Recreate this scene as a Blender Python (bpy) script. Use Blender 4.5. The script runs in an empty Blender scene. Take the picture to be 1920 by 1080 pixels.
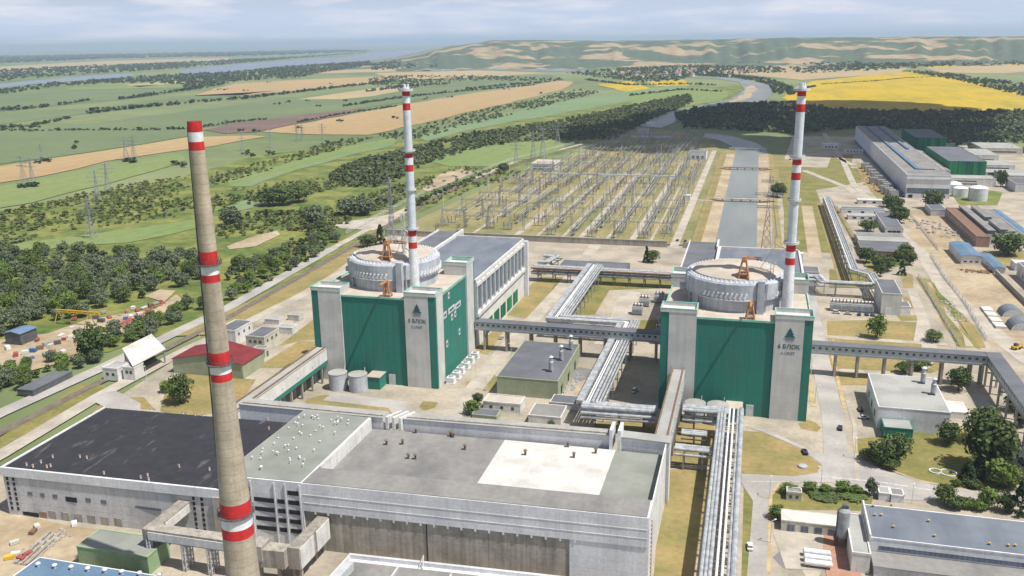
import bpy, math, random
import numpy as np
from mathutils import Vector, Matrix
random.seed(7); RNG = np.random.default_rng(7)
S = bpy.context.scene; COL = S.collection
# ---------------------------------------------------------------- camera
# plant grid: x to the right along the reactor fronts, y away from the camera, metres
FPX, SLOPE, HZ, CH = 1680.0, 0.015, 91 - 0.015 * 960, 158.0
ROLL = math.atan(SLOPE); PITCH = math.atan((540 - HZ) * math.cos(ROLL) / FPX); AZ = math.radians(-15.2)
fw = Vector((math.sin(AZ) * math.cos(PITCH), math.cos(AZ) * math.cos(PITCH), -math.sin(PITCH)))
r0 = Vector((math.cos(AZ), -math.sin(AZ), 0)); u0 = r0.cross(fw)
rt = math.cos(ROLL) * r0 - math.sin(ROLL) * u0; up = math.sin(ROLL) * r0 + math.cos(ROLL) * u0
cam = bpy.data.objects.new('camera', bpy.data.cameras.new('camera')); COL.objects.link(cam)
cam.matrix_world = Matrix(((rt.x, up.x, -fw.x, 0), (rt.y, up.y, -fw.y, 0), (rt.z, up.z, -fw.z, CH), (0, 0, 0, 1)))
cam.data.sensor_width = 36; cam.data.lens = 36 * FPX / 1920
cam.data.clip_start = 1; cam.data.clip_end = 200000
S.camera = cam
# ---------------------------------------------------------------- light
SUN_EL, SUN_SIDE = math.radians(62.5), math.radians(14)
to_sun = Vector((math.cos(SUN_EL) * math.cos(SUN_SIDE), -math.cos(SUN_EL) * math.sin(SUN_SIDE), math.sin(SUN_EL)))
sun = bpy.data.objects.new('sun', bpy.data.lights.new('sun', 'SUN')); COL.objects.link(sun)
sun.data.energy = 5.0; sun.data.angle = math.radians(0.5); sun.data.color = (1, .96, .88)
sun.rotation_euler = (-to_sun).to_track_quat('-Z', 'Y').to_euler()
W = bpy.data.worlds.new('World'); S.world = W; W.use_nodes = True
nt = W.node_tree; bg = nt.nodes['Background']
sky = nt.nodes.new('ShaderNodeTexSky'); sky.sky_type = 'NISHITA'; sky.sun_disc = False
sky.sun_elevation = SUN_EL; sky.sun_rotation = math.atan2(to_sun.x, to_sun.y)
sky.altitude = 150; sky.air_density = 1.0; sky.dust_density = 1.5; sky.ozone_density = 1.5
tc = nt.nodes.new('ShaderNodeTexCoord'); mp = nt.nodes.new('ShaderNodeMapping'); mp.inputs['Scale'].default_value = (6, 6, 40)
nz = nt.nodes.new('ShaderNodeTexNoise'); nz.inputs['Scale'].default_value = 1.6; nz.inputs['Detail'].default_value = 7
nt.links.new(tc.outputs['Generated'], mp.inputs['Vector']); nt.links.new(mp.outputs[0], nz.inputs['Vector'])
rp = nt.nodes.new('ShaderNodeMapRange'); rp.inputs['From Min'].default_value = .46; rp.inputs['From Max'].default_value = .72
rp.inputs['To Max'].default_value = .8
nt.links.new(nz.outputs[0], rp.inputs['Value'])
mx = nt.nodes.new('ShaderNodeMix'); mx.data_type = 'RGBA'; mx.inputs[7].default_value = (13.6, 13.2, 13.8, 1)
nt.links.new(rp.outputs[0], mx.inputs[0]); nt.links.new(sky.outputs[0], mx.inputs[6])
# pale summer haze low over the horizon
sz = nt.nodes.new('ShaderNodeSeparateXYZ'); nt.links.new(tc.outputs['Generated'], sz.inputs[0])
hr_ = nt.nodes.new('ShaderNodeMapRange'); hr_.interpolation_type = 'SMOOTHSTEP'
for k_, v_ in (('From Min', .02), ('From Max', .10), ('To Min', .92), ('To Max', 0)): hr_.inputs[k_].default_value = v_
nt.links.new(sz.outputs[2], hr_.inputs['Value'])
tn = nt.nodes.new('ShaderNodeMix'); tn.data_type = 'RGBA'; tn.inputs[7].default_value = (8.9, 10.3, 13.2, 1)
nt.links.new(hr_.outputs[0], tn.inputs[0]); nt.links.new(sky.outputs[0], tn.inputs[6]); nt.links.new(tn.outputs[2], mx.inputs[6]); nt.links.new(mx.outputs[2], bg.inputs['Color']); bg.inputs['Strength'].default_value = 0.066
S.view_settings.view_transform = 'Standard'; S.view_settings.look = 'None'; S.view_settings.exposure = 0.15
S.cycles.max_bounces = 5; S.cycles.diffuse_bounces = 2; S.cycles.glossy_bounces = 2; S.cycles.volume_bounces = 1
# ---------------------------------------------------------------- pixel of the photo -> point of the plant (for measuring only)
def ray(x, y): return fw + rt * ((x - 960) / FPX) - up * ((y - 540) / FPX)
def G(x, y, z=0.0):
    d = ray(x, y); t = (z - CH) / d.z; return (d.x * t, d.y * t)
def UX(x, y, u):
    d = ray(x, y); t = u / d.x; return (d.y * t, CH + d.z * t)
def VY(x, y, v):
    d = ray(x, y); t = v / d.y; return (d.x * t, CH + d.z * t)
# ---------------------------------------------------------------- materials
def lin(c):
    c = c / 255; return c / 12.92 if c < .04045 else ((c + .055) / 1.055) ** 2.4
def A(r, g, b, k=1.45): return tuple(min(.85, lin(x) / k) for x in (r, g, b))
def dim(c, f): return tuple(x * f for x in c)
def mat(name, c1, c2=None, sc=.15, st=(1, 1, 1), lo=.4, hi=.6, rough=.85, metal=0, lines=(), fine=.12, fsc=1.2, streak=None, bump=0, rnd=0, emit=None, spec=.3):
    m = bpy.data.materials.new(name); m.use_nodes = True; n = m.node_tree.nodes; L = m.node_tree.links
    P = n['Principled BSDF']; P.inputs['Roughness'].default_value = rough; P.inputs['Metallic'].default_value = metal
    P.inputs['Specular IOR Level'].default_value = spec
    geo = n.new('ShaderNodeNewGeometry'); pos = geo.outputs['Position']
    def noise(scale, stretch, det=5):
        mpn = n.new('ShaderNodeMapping'); mpn.inputs['Scale'].default_value = stretch; L.new(pos, mpn.inputs['Vector'])
        q = n.new('ShaderNodeTexNoise'); q.inputs['Scale'].default_value = scale; q.inputs['Detail'].default_value = det
        L.new(mpn.outputs[0], q.inputs['Vector']); return q.outputs[0]
    def mrange(s, a, b, c, d):
        q = n.new('ShaderNodeMapRange'); L.new(s, q.inputs['Value'])
        for k, v in zip(('From Min', 'From Max', 'To Min', 'To Max'), (a, b, c, d)): q.inputs[k].default_value = v
        return q.outputs[0]
    def scale_by(colour, fac):
        q = n.new('ShaderNodeVectorMath'); q.operation = 'SCALE'; L.new(colour, q.inputs[0]); L.new(fac, q.inputs['Scale']); return q.outputs[0]
    def math_(op, a, b=None):
        q = n.new('ShaderNodeMath'); q.operation = op
        for i, s in enumerate((a, b)):
            if s is None: continue
            if isinstance(s, (int, float)): q.inputs[i].default_value = s
            else: L.new(s, q.inputs[i])
        return q.outputs[0]
    mixn = n.new('ShaderNodeMix'); mixn.data_type = 'RGBA'
    mixn.inputs[6].default_value = (*c1, 1); mixn.inputs[7].default_value = (*(c2 or dim(c1, .8)), 1)
    L.new(mrange(noise(sc, st), lo, hi, 0, 1), mixn.inputs[0]); col = mixn.outputs[2]
    if fine: col = scale_by(col, mrange(noise(fsc, (1, 1, 1), 4), .25, .75, 1 - fine, 1 + fine))
    if streak: col = scale_by(col, mrange(noise(streak[0], (1, 1, .04), 3), .45, .7, 1, 1 - streak[1]))
    if rnd:
        oi = n.new('ShaderNodeObjectInfo'); col = scale_by(col, mrange(oi.outputs['Random'], 0, 1, 1 - rnd, 1 + rnd))
    if lines:
        sx = n.new('ShaderNodeSeparateXYZ'); L.new(pos, sx.inputs[0])
        src = {'x': sx.outputs[0], 'y': sx.outputs[1], 'z': sx.outputs[2], 'w': math_('ADD', sx.outputs[0], sx.outputs[1])}
        for ax, per, wid, dk in lines:
            fr = math_('FRACT', math_('DIVIDE', math_('ADD', src[ax], 5000.0), per))
            on = math_('LESS_THAN', fr, wid / per)
            col = scale_by(col, mrange(on, 0, 1, 1, dk))
    L.new(col, P.inputs['Base Color'])
    if bump:
        b = n.new('ShaderNodeBump'); b.inputs['Strength'].default_value = bump; b.inputs['Distance'].default_value = .3
        L.new(noise(fsc, (1, 1, 1), 4), b.inputs['Height']); L.new(b.outputs[0], P.inputs['Normal'])
    return m
MT = dict(
 plain=mat('farmland', A(150, 158, 110), A(112, 132, 84), sc=.0016, lo=.35, hi=.65, fine=.15, fsc=.02),
 pave=mat('plant concrete', A(206, 193, 174), A(160, 153, 138), sc=.045, lo=.4, hi=.72, lines=(('x', 6, .12, .88), ('y', 6, .12, .88)), fine=.14, fsc=.5),
 dirt=mat('pale earth', A(212, 194, 165), A(180, 160, 130), sc=.03, lo=.35, hi=.65, fine=.2, fsc=.25),
 road=mat('pale asphalt', A(204, 199, 193), A(182, 178, 173), sc=.05, fine=.1, fsc=.6),
 conc=mat('concrete road', A(215, 205, 190), A(192, 182, 168), sc=.08, fine=.1, fsc=.5, lines=(('x', 5, .12, .88), ('y', 5, .12, .88))),
 asph=mat('grey asphalt', A(158, 156, 156), A(140, 138, 138), sc=.05, fine=.08),
 kerb=mat('sandy kerb', A(222, 196, 150), A(200, 175, 135), sc=.2),  # the kerb's own sandy tone, varied at random
 line=mat('white road paint', A(232, 230, 225), A(205, 202, 196), sc=.5),
 dry=mat('dry lawn', A(182, 160, 108), A(150, 142, 90), sc=.05, lo=.35, hi=.65, fine=.22, fsc=.4),
 lawn=mat('patchy lawn', A(160, 148, 90), A(126, 130, 72), sc=.06, lo=.35, hi=.65, fine=.22, fsc=.4),
 grass=mat('rough grass', A(150, 152, 82), A(98, 120, 58), sc=.03, lo=.38, hi=.62, fine=.3, fsc=.16),
 meadow=mat('bright meadow', A(132, 156, 90), A(148, 160, 102), sc=.008, lo=.3, hi=.7, fine=.12, fsc=.1, lines=(('x', 31, 5, .94), ('x', 13, 1.5, .95))),
 crop=mat('green crop', A(116, 134, 94), A(132, 146, 104), sc=.004, lo=.3, hi=.7, fine=.12, fsc=.06, lines=(('x', 31, 5, .94), ('x', 13, 1.5, .95))),
 crop2=mat('grey green crop', A(128, 154, 110), A(144, 164, 120), sc=.004, lo=.3, hi=.7, fine=.12, fsc=.06, lines=(('x', 31, 5, .94), ('x', 13, 1.5, .95))),
 tan=mat('stubble field', A(204, 176, 130), A(188, 160, 116), sc=.004, lo=.3, hi=.7, fine=.1, fsc=.05, st=(1, .25, 1), lines=(('x', 31, 5, .94), ('x', 13, 1.5, .95))),
 tan2=mat('pale stubble field', A(206, 184, 142), A(192, 172, 132), sc=.003, lo=.3, hi=.7, fine=.1, fsc=.03, lines=(('x', 31, 5, .94), ('x', 13, 1.5, .95))),
 plough=mat('ploughed earth', A(140, 114, 104), A(124, 106, 96), sc=.01, fine=.12, fsc=.06),
 yellow=mat('sunflower field', A(218, 186, 50), A(176, 162, 58), sc=.010, st=(1, .3, 1), lo=.45, hi=.75, fine=.2, fsc=.05, lines=(('x', 31, 5, .94), ('x', 13, 1.5, .95))),
 swg=mat('switchyard grass', A(178, 164, 116), A(140, 140, 92), sc=.03, lo=.35, hi=.65, fine=.22, fsc=.2, st=(1, .35, 1)),
 ballast=mat('track ballast', A(150, 134, 118), A(128, 114, 100), sc=.2, lines=(('y', 1.6, .5, .8),)),
 river=mat('river water', A(176, 186, 204, 2.2), A(168, 178, 198, 2.2), sc=.001, rough=.25, fine=.04, fsc=.01),
 water=mat('canal water', A(168, 172, 170, 1.6), A(150, 156, 156, 1.6), sc=.02, st=(1, .25, 1), rough=.35, fine=.16, fsc=.5, spec=.2),
 rblack=mat('black bitumen', A(62, 62, 68), A(128, 126, 126), sc=.3, st=(1, .3, 1), lo=.6, hi=.82, fine=.2, fsc=.3, lines=(('x', 9, .25, 1.18),)),
 rgreen=mat('grey green roofing', A(168, 171, 163), A(148, 152, 144), sc=.1, lo=.42, hi=.7, fine=.1, fsc=.4, lines=(('x', 6, .12, .92), ('y', 14, .14, .93))),
 rgrey=mat('grey roofing', A(164, 161, 158), A(136, 135, 135), sc=.09, st=(1, .5, 1), lo=.42, hi=.72, fine=.12, fsc=.5, lines=(('x', 8, .14, .9), ('y', 11, .14, .92))),
 rwhite=mat('white membrane', A(238, 236, 230), A(205, 202, 194), sc=.12, lo=.5, hi=.8, fine=.07, lines=(('x', 12, .2, .95), ('y', 10, .2, .95))),
 rblue=mat('blue grey roofing', A(138, 146, 158), A(122, 130, 142), sc=.09, st=(1, .4, 1), fine=.07, fsc=.3, lines=(('y', 24, .25, .9),)),
 rdark=mat('dark grey roofing', A(128, 130, 138), A(116, 118, 126), sc=.08, fine=.1, fsc=.4),
 rpale=mat('pale roofing', A(196, 196, 192), A(178, 178, 174), sc=.08, fine=.08),
 rred=mat('red sheet roof', A(150, 62, 66), A(134, 54, 58), sc=.2, lines=(('x', 1.2, .15, .85),)),
 rblu=mat('blue sheet roof', A(120, 150, 178), A(110, 138, 166), sc=.1, lines=(('x', 1.5, .12, .88),)),
 beige=mat('beige roof screed', A(226, 214, 200), A(208, 196, 180), sc=.12, fine=.08),
 panel=mat('grey wall panels', (.60, .60, .62), (.50, .50, .52), sc=.12, lines=(('z', 3.2, .14, .72), ('w', 12, .16, .8)), streak=(.6, .14)),
 panelb=mat('blue white wall panels', (.74, .745, .77), (.63, .635, .665), sc=.1, lines=(('z', 3.4, .12, .85), ('w', 6, .12, .88)), streak=(.6, .1)),
 oldc=mat('weathered concrete', (.44, .40, .345), (.34, .31, .27), sc=.25, lo=.35, hi=.65, lines=(('w', 3.1, .14, .72), ('z', 5.2, .12, .8)), streak=(.7, .3)),
 white=mat('white wall', (.72, .71, .69), (.62, .61, .59), sc=.2, streak=(.8, .15)),
 cream=mat('cream wall', (.60, .58, .50), (.52, .50, .44), sc=.2, streak=(.8, .15)),
 sage=mat('sage green sheet wall', (.36, .40, .27), (.31, .35, .24), sc=.2, lines=(('w', 1.5, .12, .85),)),
 mint=mat('mint green wall', (.30, .42, .25), (.26, .38, .22), sc=.2),
 green=mat('green cladding', (.030, .215, .165), (.045, .185, .148), sc=.10, lo=.35, hi=.7, fine=.07, lines=(('w', 1.0, .12, .92), ('z', 6, .12, .85), ('w', 6, .12, .9)), streak=(.7, .16), rough=.75),
 gcop=mat('pale green coping', (.26, .56, .45), sc=.2),
 grey=mat('grey cladding', (.62, .62, .60), (.54, .54, .525), sc=.15, fine=.05, lines=(('w', 1.0, .1, .95), ('z', 6, .12, .9)), streak=(.7, .1)),
 drum=mat('grey drum concrete', (.50, .525, .57), (.42, .445, .49), sc=.2, streak=(.5, .25)),
 steel=mat('grey steel', (.34, .36, .38), (.28, .30, .32), sc=.5, rough=.6),
 dsteel=mat('dark steel', (.12, .125, .135), (.09, .095, .10), sc=.5, rough=.6),
 silver=mat('aluminium pipe cladding', (.46, .48, .50), (.31, .33, .35), sc=.4, rough=.55, metal=.12, lines=(('w', 6, .2, .8),)),
 pale=mat('pale steel', (.60, .62, .63), (.52, .54, .55), sc=.4, rough=.6),
 gal=mat('gallery sheet', (.50, .52, .53), (.44, .46, .47), sc=.3, lines=(('w', 6, .15, .85),)),
 brown=mat('brown rust', (.24, .15, .10), (.18, .11, .075), sc=.6),
 dark=mat('dark opening', (.03, .032, .036), sc=.5),
 glass=mat('window glass', (.06, .07, .085), (.10, .11, .12), sc=.4, rough=.2, spec=.5),
 bluewin=mat('blue grey glazing', (.16, .19, .24), (.12, .15, .19), sc=.3, rough=.25, spec=.5, lines=(('w', 1.5, .2, .5), ('z', 1.5, .15, .6))),
 red=mat('red paint', (.60, .03, .035), (.46, .03, .03), sc=.5, rough=.65, streak=(.9, .2), fine=.1),
 wpaint=mat('white paint', (.78, .79, .81), (.68, .69, .72), sc=.4, rough=.6, streak=(.8, .15)),
 silv=mat('pale blue grey shaft', (.66, .70, .76), (.58, .62, .69), sc=.3, rough=.55, streak=(.8, .12), lines=(('z', 6, .12, .88),)),
 chim=mat('chimney concrete', (.50, .43, .335), (.36, .31, .24), sc=.22, lo=.3, hi=.7, streak=(.5, .2), lines=(('z', 2.5, .3, .86),), fine=.14, fsc=1.5),
 orange=mat('orange paint', (.52, .25, .10), (.38, .17, .07), sc=.6),
 yelp=mat('yellow paint', (.70, .45, .05), sc=.6),
 brick=mat('brick', (.36, .24, .19), (.30, .20, .16), sc=.4, lines=(('z', .8, .15, .85),)),
 blue=mat('blue paint', (.08, .16, .36), sc=.6), redp=mat('faded red paint', (.38, .10, .09), sc=.6),
 black=mat('black rubber', (.02, .02, .02), sc=1), terra=mat('terracotta paving', (.42, .24, .17), (.36, .20, .14), sc=.4),
 bark=mat('bark', (.13, .10, .075), (.09, .07, .05), sc=2),
 gclad=mat('weathered green sheeting', (.02, .22, .08), (.015, .09, .06), sc=.25, st=(1, 1, .06), lo=.4, hi=.6, lines=(('w', 6, .4, 1.8),)),
 tile=mat('clay tiles', (.36, .22, .17), sc=.5), cloudm=mat('cloud', (.85, .85, .85), (.8, .8, .8), sc=.01, fine=0),
 cargrey=mat('silver car paint', (.5, .52, .55), rough=.3, sc=1), carwhite=mat('white car paint', (.8, .8, .8), rough=.3, sc=1),
 carblue=mat('dark blue car paint', (.03, .06, .16), rough=.3, sc=1), carblack=mat('black car paint', (.02, .02, .025), rough=.3, sc=1))
LEAF = {k: mat('leaves ' + k, c, d, sc=.35, lo=.35, hi=.65, rnd=.22, fine=.25, fsc=1.5, spec=.15) for k, c, d in (
 ('deep', (.062, .096, .032), (.108, .145, .054)), ('mid', (.080, .118, .036), (.120, .16, .054)),
 ('willow', (.115, .145, .080), (.155, .185, .108)), ('light', (.115, .175, .040), (.15, .21, .055)), ('conifer', (.022, .048, .020), (.036, .068, .028)))}
WOOD = {k: mat('foliage ' + k, c, d, sc=.09, lo=.4, hi=.6, fine=.35, fsc=.4, spec=.1) for k, c, d in (
 ('dark', (.080, .110, .044), (.150, .172, .085)), ('scrub', (.105, .135, .042), (.17, .19, .075)), ('far', (.050, .076, .034), (.072, .1, .044)))}
# ---------------------------------------------------------------- mesh helpers
class MB:
    def __init__(s): s.v, s.f, s.m = [], [], []
    def face(s, pts, mi=0):
        k = len(s.v); s.v += [tuple(p) for p in pts]; s.f.append(tuple(range(k, k + len(pts)))); s.m.append(mi)
    def box(s, a0, a1, b0, b1, c0, c1, mi=0): return s.prism([(a0, b0), (a1, b0), (a1, b1), (a0, b1)], c0, c1, mi)
    def prism(s, poly, z0, z1, mi=0, top=None):
        ar = sum(poly[i][0] * poly[(i + 1) % len(poly)][1] - poly[(i + 1) % len(poly)][0] * poly[i][1] for i in range(len(poly)))
        if ar < 0: poly = poly[::-1]
        k, n = len(s.v), len(poly)
        s.v += [(p[0], p[1], z0) for p in poly] + [(p[0], p[1], z1) for p in poly]
        s.f.append(tuple(range(k + n - 1, k - 1, -1))); s.f.append(tuple(range(k + n, k + 2 * n))); s.m += [mi, mi if top is None else top]
        for i in range(n): j = (i + 1) % n; s.f.append((k + i, k + j, k + n + j, k + n + i)); s.m.append(mi)
        return s
    def lathe(s, cx, cy, prof, n=32, mis=None, cap=True):
        k = len(s.v)
        for r, z in prof: s.v += [(cx + r * math.cos(2 * math.pi * i / n), cy + r * math.sin(2 * math.pi * i / n), z) for i in range(n)]
        for a in range(len(prof) - 1):
            for i in range(n):
                j = (i + 1) % n; s.f.append((k + a * n + i, k + a * n + j, k + a * n + n + j, k + a * n + n + i)); s.m.append(mis[a] if mis else 0)
        if cap:
            s.f.append(tuple(range(k + n - 1, k - 1, -1))); s.m.append(mis[0] if mis else 0)
            e = k + (len(prof) - 1) * n; s.f.append(tuple(range(e, e + n))); s.m.append(mis[-1] if mis else 0)
        return s
    def cyl(s, cx, cy, z0, z1, ra, rb=None, n=20): return s.lathe(cx, cy, [(ra, z0), (ra if rb is None else rb, z1)], n)
    def tube(s, p, q, r, n=8, r2=None, mi=0):
        p, q = Vector(p), Vector(q); d = (q - p)
        if d.length < 1e-6: return s
        d.normalize(); a = d.orthogonal().normalized() if abs(d.z) < .99 else Vector((1, 0, 0))
        if abs(d.z) < .99: a = d.cross(Vector((0, 0, 1))).normalized()
        b = a.cross(d); k = len(s.v); off = math.pi / 4 if n == 4 else 0; r2 = r if r2 is None else r2
        for c, rr in ((p, r), (q, r2)):
            for i in range(n):
                t = 2 * math.pi * i / n + off; s.v.append(tuple(c + a * (rr * math.cos(t)) + b * (rr * math.sin(t))))
        s.f.append(tuple(range(k, k + n))); s.f.append(tuple(range(k + 2 * n - 1, k + n - 1, -1))); s.m += [mi, mi]
        for i in range(n): j = (i + 1) % n; s.f.append((k + j, k + i, k + n + i, k + n + j)); s.m.append(mi)
        return s
    def bar(s, p, q, w, mi=0): return s.tube(p, q, w * .707, 4, mi=mi)
    def path(s, pts, r, n=8):
        for a, b in zip(pts, pts[1:]): s.tube(a, b, r, n)
        return s
    def truss(s, p, q, w, seg, t, h=None):
        p, q = Vector(p), Vector(q); d = (q - p).normalized(); h = h or w
        a = d.cross(Vector((0, 0, 1))); a = a.normalized() if a.length > .1 else Vector((1, 0, 0)); b = a.cross(d).normalized()
        cs = [a * (w / 2 * x) + b * (h / 2 * y) for x, y in ((1, 1), (1, -1), (-1, -1), (-1, 1))]
        for c in cs: s.bar(p + c, q + c, t)
        for i in range(seg):
            m0 = p.lerp(q, i / seg); m1 = p.lerp(q, (i + 1) / seg)
            for k in range(4):
                c0, c1 = cs[k], cs[(k + 1) % 4]
                s.bar(m0 + (c0 if i % 2 else c1), m1 + (c1 if i % 2 else c0), t * .6)
        return s
ORG = {}
def link(name, mb, mats, parent=None, org=None):
    o0 = org if org is not None else (ORG.get(parent.name, (0, 0, 0)) if parent else (0, 0, 0))
    me = bpy.data.meshes.new(name)
    me.from_pydata([(x - o0[0], y - o0[1], z - o0[2]) for x, y, z in mb.v], [], mb.f)
    for m in (mats if isinstance(mats, (list, tuple)) else [mats]): me.materials.append(MT[m] if isinstance(m, str) else m)
    if any(mb.m): me.polygons.foreach_set('material_index', mb.m)
    me.update(); o = bpy.data.objects.new(name, me); COL.objects.link(o)
    if parent: o.parent = parent; ORG[o.name] = o0
    return o
def tag(o, label=None, cat=None, group=None, kind=None):
    for k, v in (('label', label), ('category', cat), ('group', group), ('kind', kind)):
        if v: o[k] = v
    return o
def thing(name, label, cat, loc=(0, 0, 0), group=None, rz=0):
    o = bpy.data.objects.new(name, None); COL.objects.link(o); o.location = loc; o.rotation_euler = (0, 0, rz)
    o.empty_display_size = .5; ORG[o.name] = tuple(loc); return tag(o, label, cat, group)
def dup(root, loc, rz=0, scale=None, label=None, group=None):
    def rec(o, par):
        c = o.copy(); COL.objects.link(c)
        if par: c.parent = par
        for ch in o.children: rec(ch, c)
        return c
    r = rec(root, None); r.location = loc; r.rotation_euler = (0, 0, rz); ORG[r.name] = tuple(loc)
    if scale: r.scale = scale
    if label: r['label'] = label
    if group: r['group'] = group
    return r
def sheet(name, poly, m, z, px=True, label=None):
    pts = [G(*p) for p in poly] if px else poly
    ar = sum(pts[i][0] * pts[(i + 1) % len(pts)][1] - pts[(i + 1) % len(pts)][0] * pts[i][1] for i in range(len(pts)))
    if ar < 0: pts = pts[::-1]
    mb = MB(); mb.face([(x, y, z) for x, y in pts]); return tag(link(name, mb, m), label, None, None, 'structure')
def strip(name, pts, w, m, z, px=True, w2=None, label=None):
    p = [Vector((*(G(*q) if px else q), 0)) for q in pts]; mb = MB(); lft, rgt = [], []
    for i, c in enumerate(p):
        d = (p[min(i + 1, len(p) - 1)] - p[max(i - 1, 0)]).normalized(); nrm = Vector((-d.y, d.x, 0))
        ww = w if w2 is None else w + (w2 - w) * i / (len(p) - 1)
        lft.append(c + nrm * ww / 2); rgt.append(c - nrm * ww / 2)
    for i in range(len(p) - 1): mb.face([(q.x, q.y, z) for q in (rgt[i], rgt[i + 1], lft[i + 1], lft[i])])
    return tag(link(name, mb, m), label, None, None, 'structure')
# ================================================================ setting: land, water, roads
sheet('ground', [(-70000, -20000), (70000, -20000), (70000, 90000), (-70000, 90000)], 'plain', -.6, px=False)
RF = random.Random(31)
def far(name, poly, m, z=.0, label=None):
    if name not in ('lawn', 'road', 'river', 'canal'):      # field margins are ragged: break the edges up on the ground
        pts = [G(*p) for p in poly]; out = []
        for i, a in enumerate(pts):
            b = pts[(i + 1) % len(pts)]; n = max(1, min(14, int(math.dist(a, b) / max(12, math.hypot(*a) * .035))))
            for k in range(n): t = k / n; j = min(9, .004 * math.hypot(*a)) * (1 if k else .2); out.append((a[0] + (b[0] - a[0]) * t + RF.uniform(-j, j), a[1] + (b[1] - a[1]) * t + RF.uniform(-j, j)))
        return sheet(name, out, m, z, False, label)
    return sheet(name, poly, m, z, True, label)
far('meadow', [(-80, 400), (-80, 640), (-20, 640), (200, 660), (420, 590), (690, 440), (1010, 300), (1240, 228), (1380, 185), (1400, 160), (1180, 172), (1000, 215), (760, 262), (480, 290), (330, 335), (0, 395)], 'grass', -.3)
far('far_field', [(-60, 128), (200, 114), (430, 108), (430, 112), (200, 124), (-60, 140)], 'tan2', -.2)
far('far_field', [(-60, 215), (-60, 174), (110, 170), (330, 166), (345, 172), (250, 184), (130, 196)], 'crop')
far('far_field', [(230, 159), (350, 151), (410, 147), (360, 154), (260, 163)], 'tan2', .1)
far('far_field', [(130, 165), (330, 158), (345, 164), (130, 169)], 'meadow', .1)
far('far_field', [(-60, 240), (-60, 218), (200, 200), (345, 180), (520, 170), (330, 192), (170, 212)], 'crop')
far('stubble_field', [(365, 180), (400, 166), (440, 157), (560, 149), (700, 144), (740, 146), (690, 156), (560, 170), (460, 178)], 'tan')
far('stubble_field', [(560, 186), (640, 174), (720, 163), (740, 160), (760, 168), (700, 180), (640, 186)], 'tan2', .1)
far('far_field', [(380, 205), (540, 182), (640, 186), (740, 168), (900, 148), (1030, 140), (1060, 148), (880, 172), (700, 200), (600, 212), (440, 232), (-60, 285), (-60, 250), (160, 232)], 'crop')
far('stubble_field', [(490, 247), (640, 218), (770, 194), (900, 173), (1000, 160), (1050, 151), (1075, 154), (1060, 165), (1010, 180), (900, 206), (790, 232), (690, 253), (580, 252)], 'tan', .2)
far('ploughed_field', [(380, 244), (440, 230), (560, 216), (650, 206), (690, 204), (640, 217), (560, 231), (480, 248), (420, 250)], 'plough', .25)
far('stubble_field', [(-60, 318), (0, 312), (160, 288), (345, 258), (470, 254), (500, 256), (400, 274), (300, 287), (200, 302), (80, 330), (-60, 352)], 'tan', .2)
far('crop_field', [(-60, 316), (-60, 250), (350, 240), (352, 256), (160, 286)], 'crop', .1)
far('meadow', [(-60, 400), (-60, 360), (80, 335), (250, 300), (340, 288), (350, 300), (200, 345), (60, 380)], 'meadow', .15)
far('meadow', [(430, 350), (520, 320), (600, 290), (700, 265), (740, 262), (740, 272), (660, 290), (560, 318), (470, 350)], 'crop2', .15)
far('meadow', [(430, 332), (560, 300), (650, 276), (740, 258), (745, 266), (640, 292), (520, 328), (430, 350)], 'meadow', .2)
far('meadow', [(800, 300), (860, 275), (960, 262), (1045, 262), (1060, 275), (1010, 296), (920, 312), (840, 312)], 'meadow', .15)
far('meadow', [(780, 256), (900, 225), (1000, 200), (1080, 185), (1150, 175), (1290, 155), (1310, 160), (1180, 190), (1040, 215), (900, 240), (800, 265)], 'crop2', .15)
far('meadow', [(0, 460), (240, 430), (370, 410), (380, 425), (240, 455), (120, 462), (0, 485)], 'meadow', .1)
far('meadow', [(400, 395), (470, 372), (540, 365), (520, 378), (440, 398)], 'crop2', .1)
far('far_field', [(700, 137), (900, 132), (1030, 137), (900, 145), (740, 150)], 'tan2', .1)
far('far_field', [(560, 134), (740, 130), (745, 134), (600, 138)], 'tan2', .1)
far('far_field', [(900, 128), (1060, 124), (1100, 128), (1000, 133)], 'tan2', .1)
far('far_field', [(840, 117), (1300, 110), (1310, 115), (1000, 120), (850, 120)], 'tan2', .1)
far('far_field', [(1120, 158), (1180, 152), (1220, 166), (1170, 172)], 'yellow', .2)
far('far_field', [(1210, 153), (1280, 149), (1290, 160), (1230, 162)], 'yellow', .2)
far('far_field', [(1280, 130), (1480, 122), (1560, 132), (1700, 127), (1690, 137), (1500, 150), (1400, 140)], 'tan2', .15)
far('far_field', [(1180, 175), (1330, 165), (1370, 172), (1350, 190), (1240, 205), (1180, 200)], 'meadow', .2)
far('stubble_field', [(1730, 126), (1920, 122), (2000, 124), (2000, 130), (1880, 138), (1760, 136)], 'tan2', .2)
far('sunflower_field', [(1750, 120), (2000, 114), (2000, 121), (1740, 126)], 'yellow', .25)
far('sunflower_field', [(1472, 180), (1490, 166), (1525, 152), (1620, 142), (1715, 133), (1760, 140), (1830, 155), (1880, 168), (1960, 190), (1960, 222), (1700, 212), (1520, 208), (1470, 200)], 'yellow', .2)
far('river', [(-60, 166), (0, 157), (60, 151), (180, 141), (245, 137), (250, 143), (150, 151), (60, 158), (-60, 172)], 'river', .1)
far('river', [(335, 132), (420, 122), (500, 117), (560, 111), (640, 108), (700, 99), (760, 94), (830, 93), (780, 98), (745, 107), (690, 114), (640, 118), (500, 128), (420, 136), (345, 139)], 'river', .1)
far('river', [(780, 131), (960, 127), (1110, 132), (1110, 136), (960, 131), (780, 134)], 'river', .15)
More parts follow.
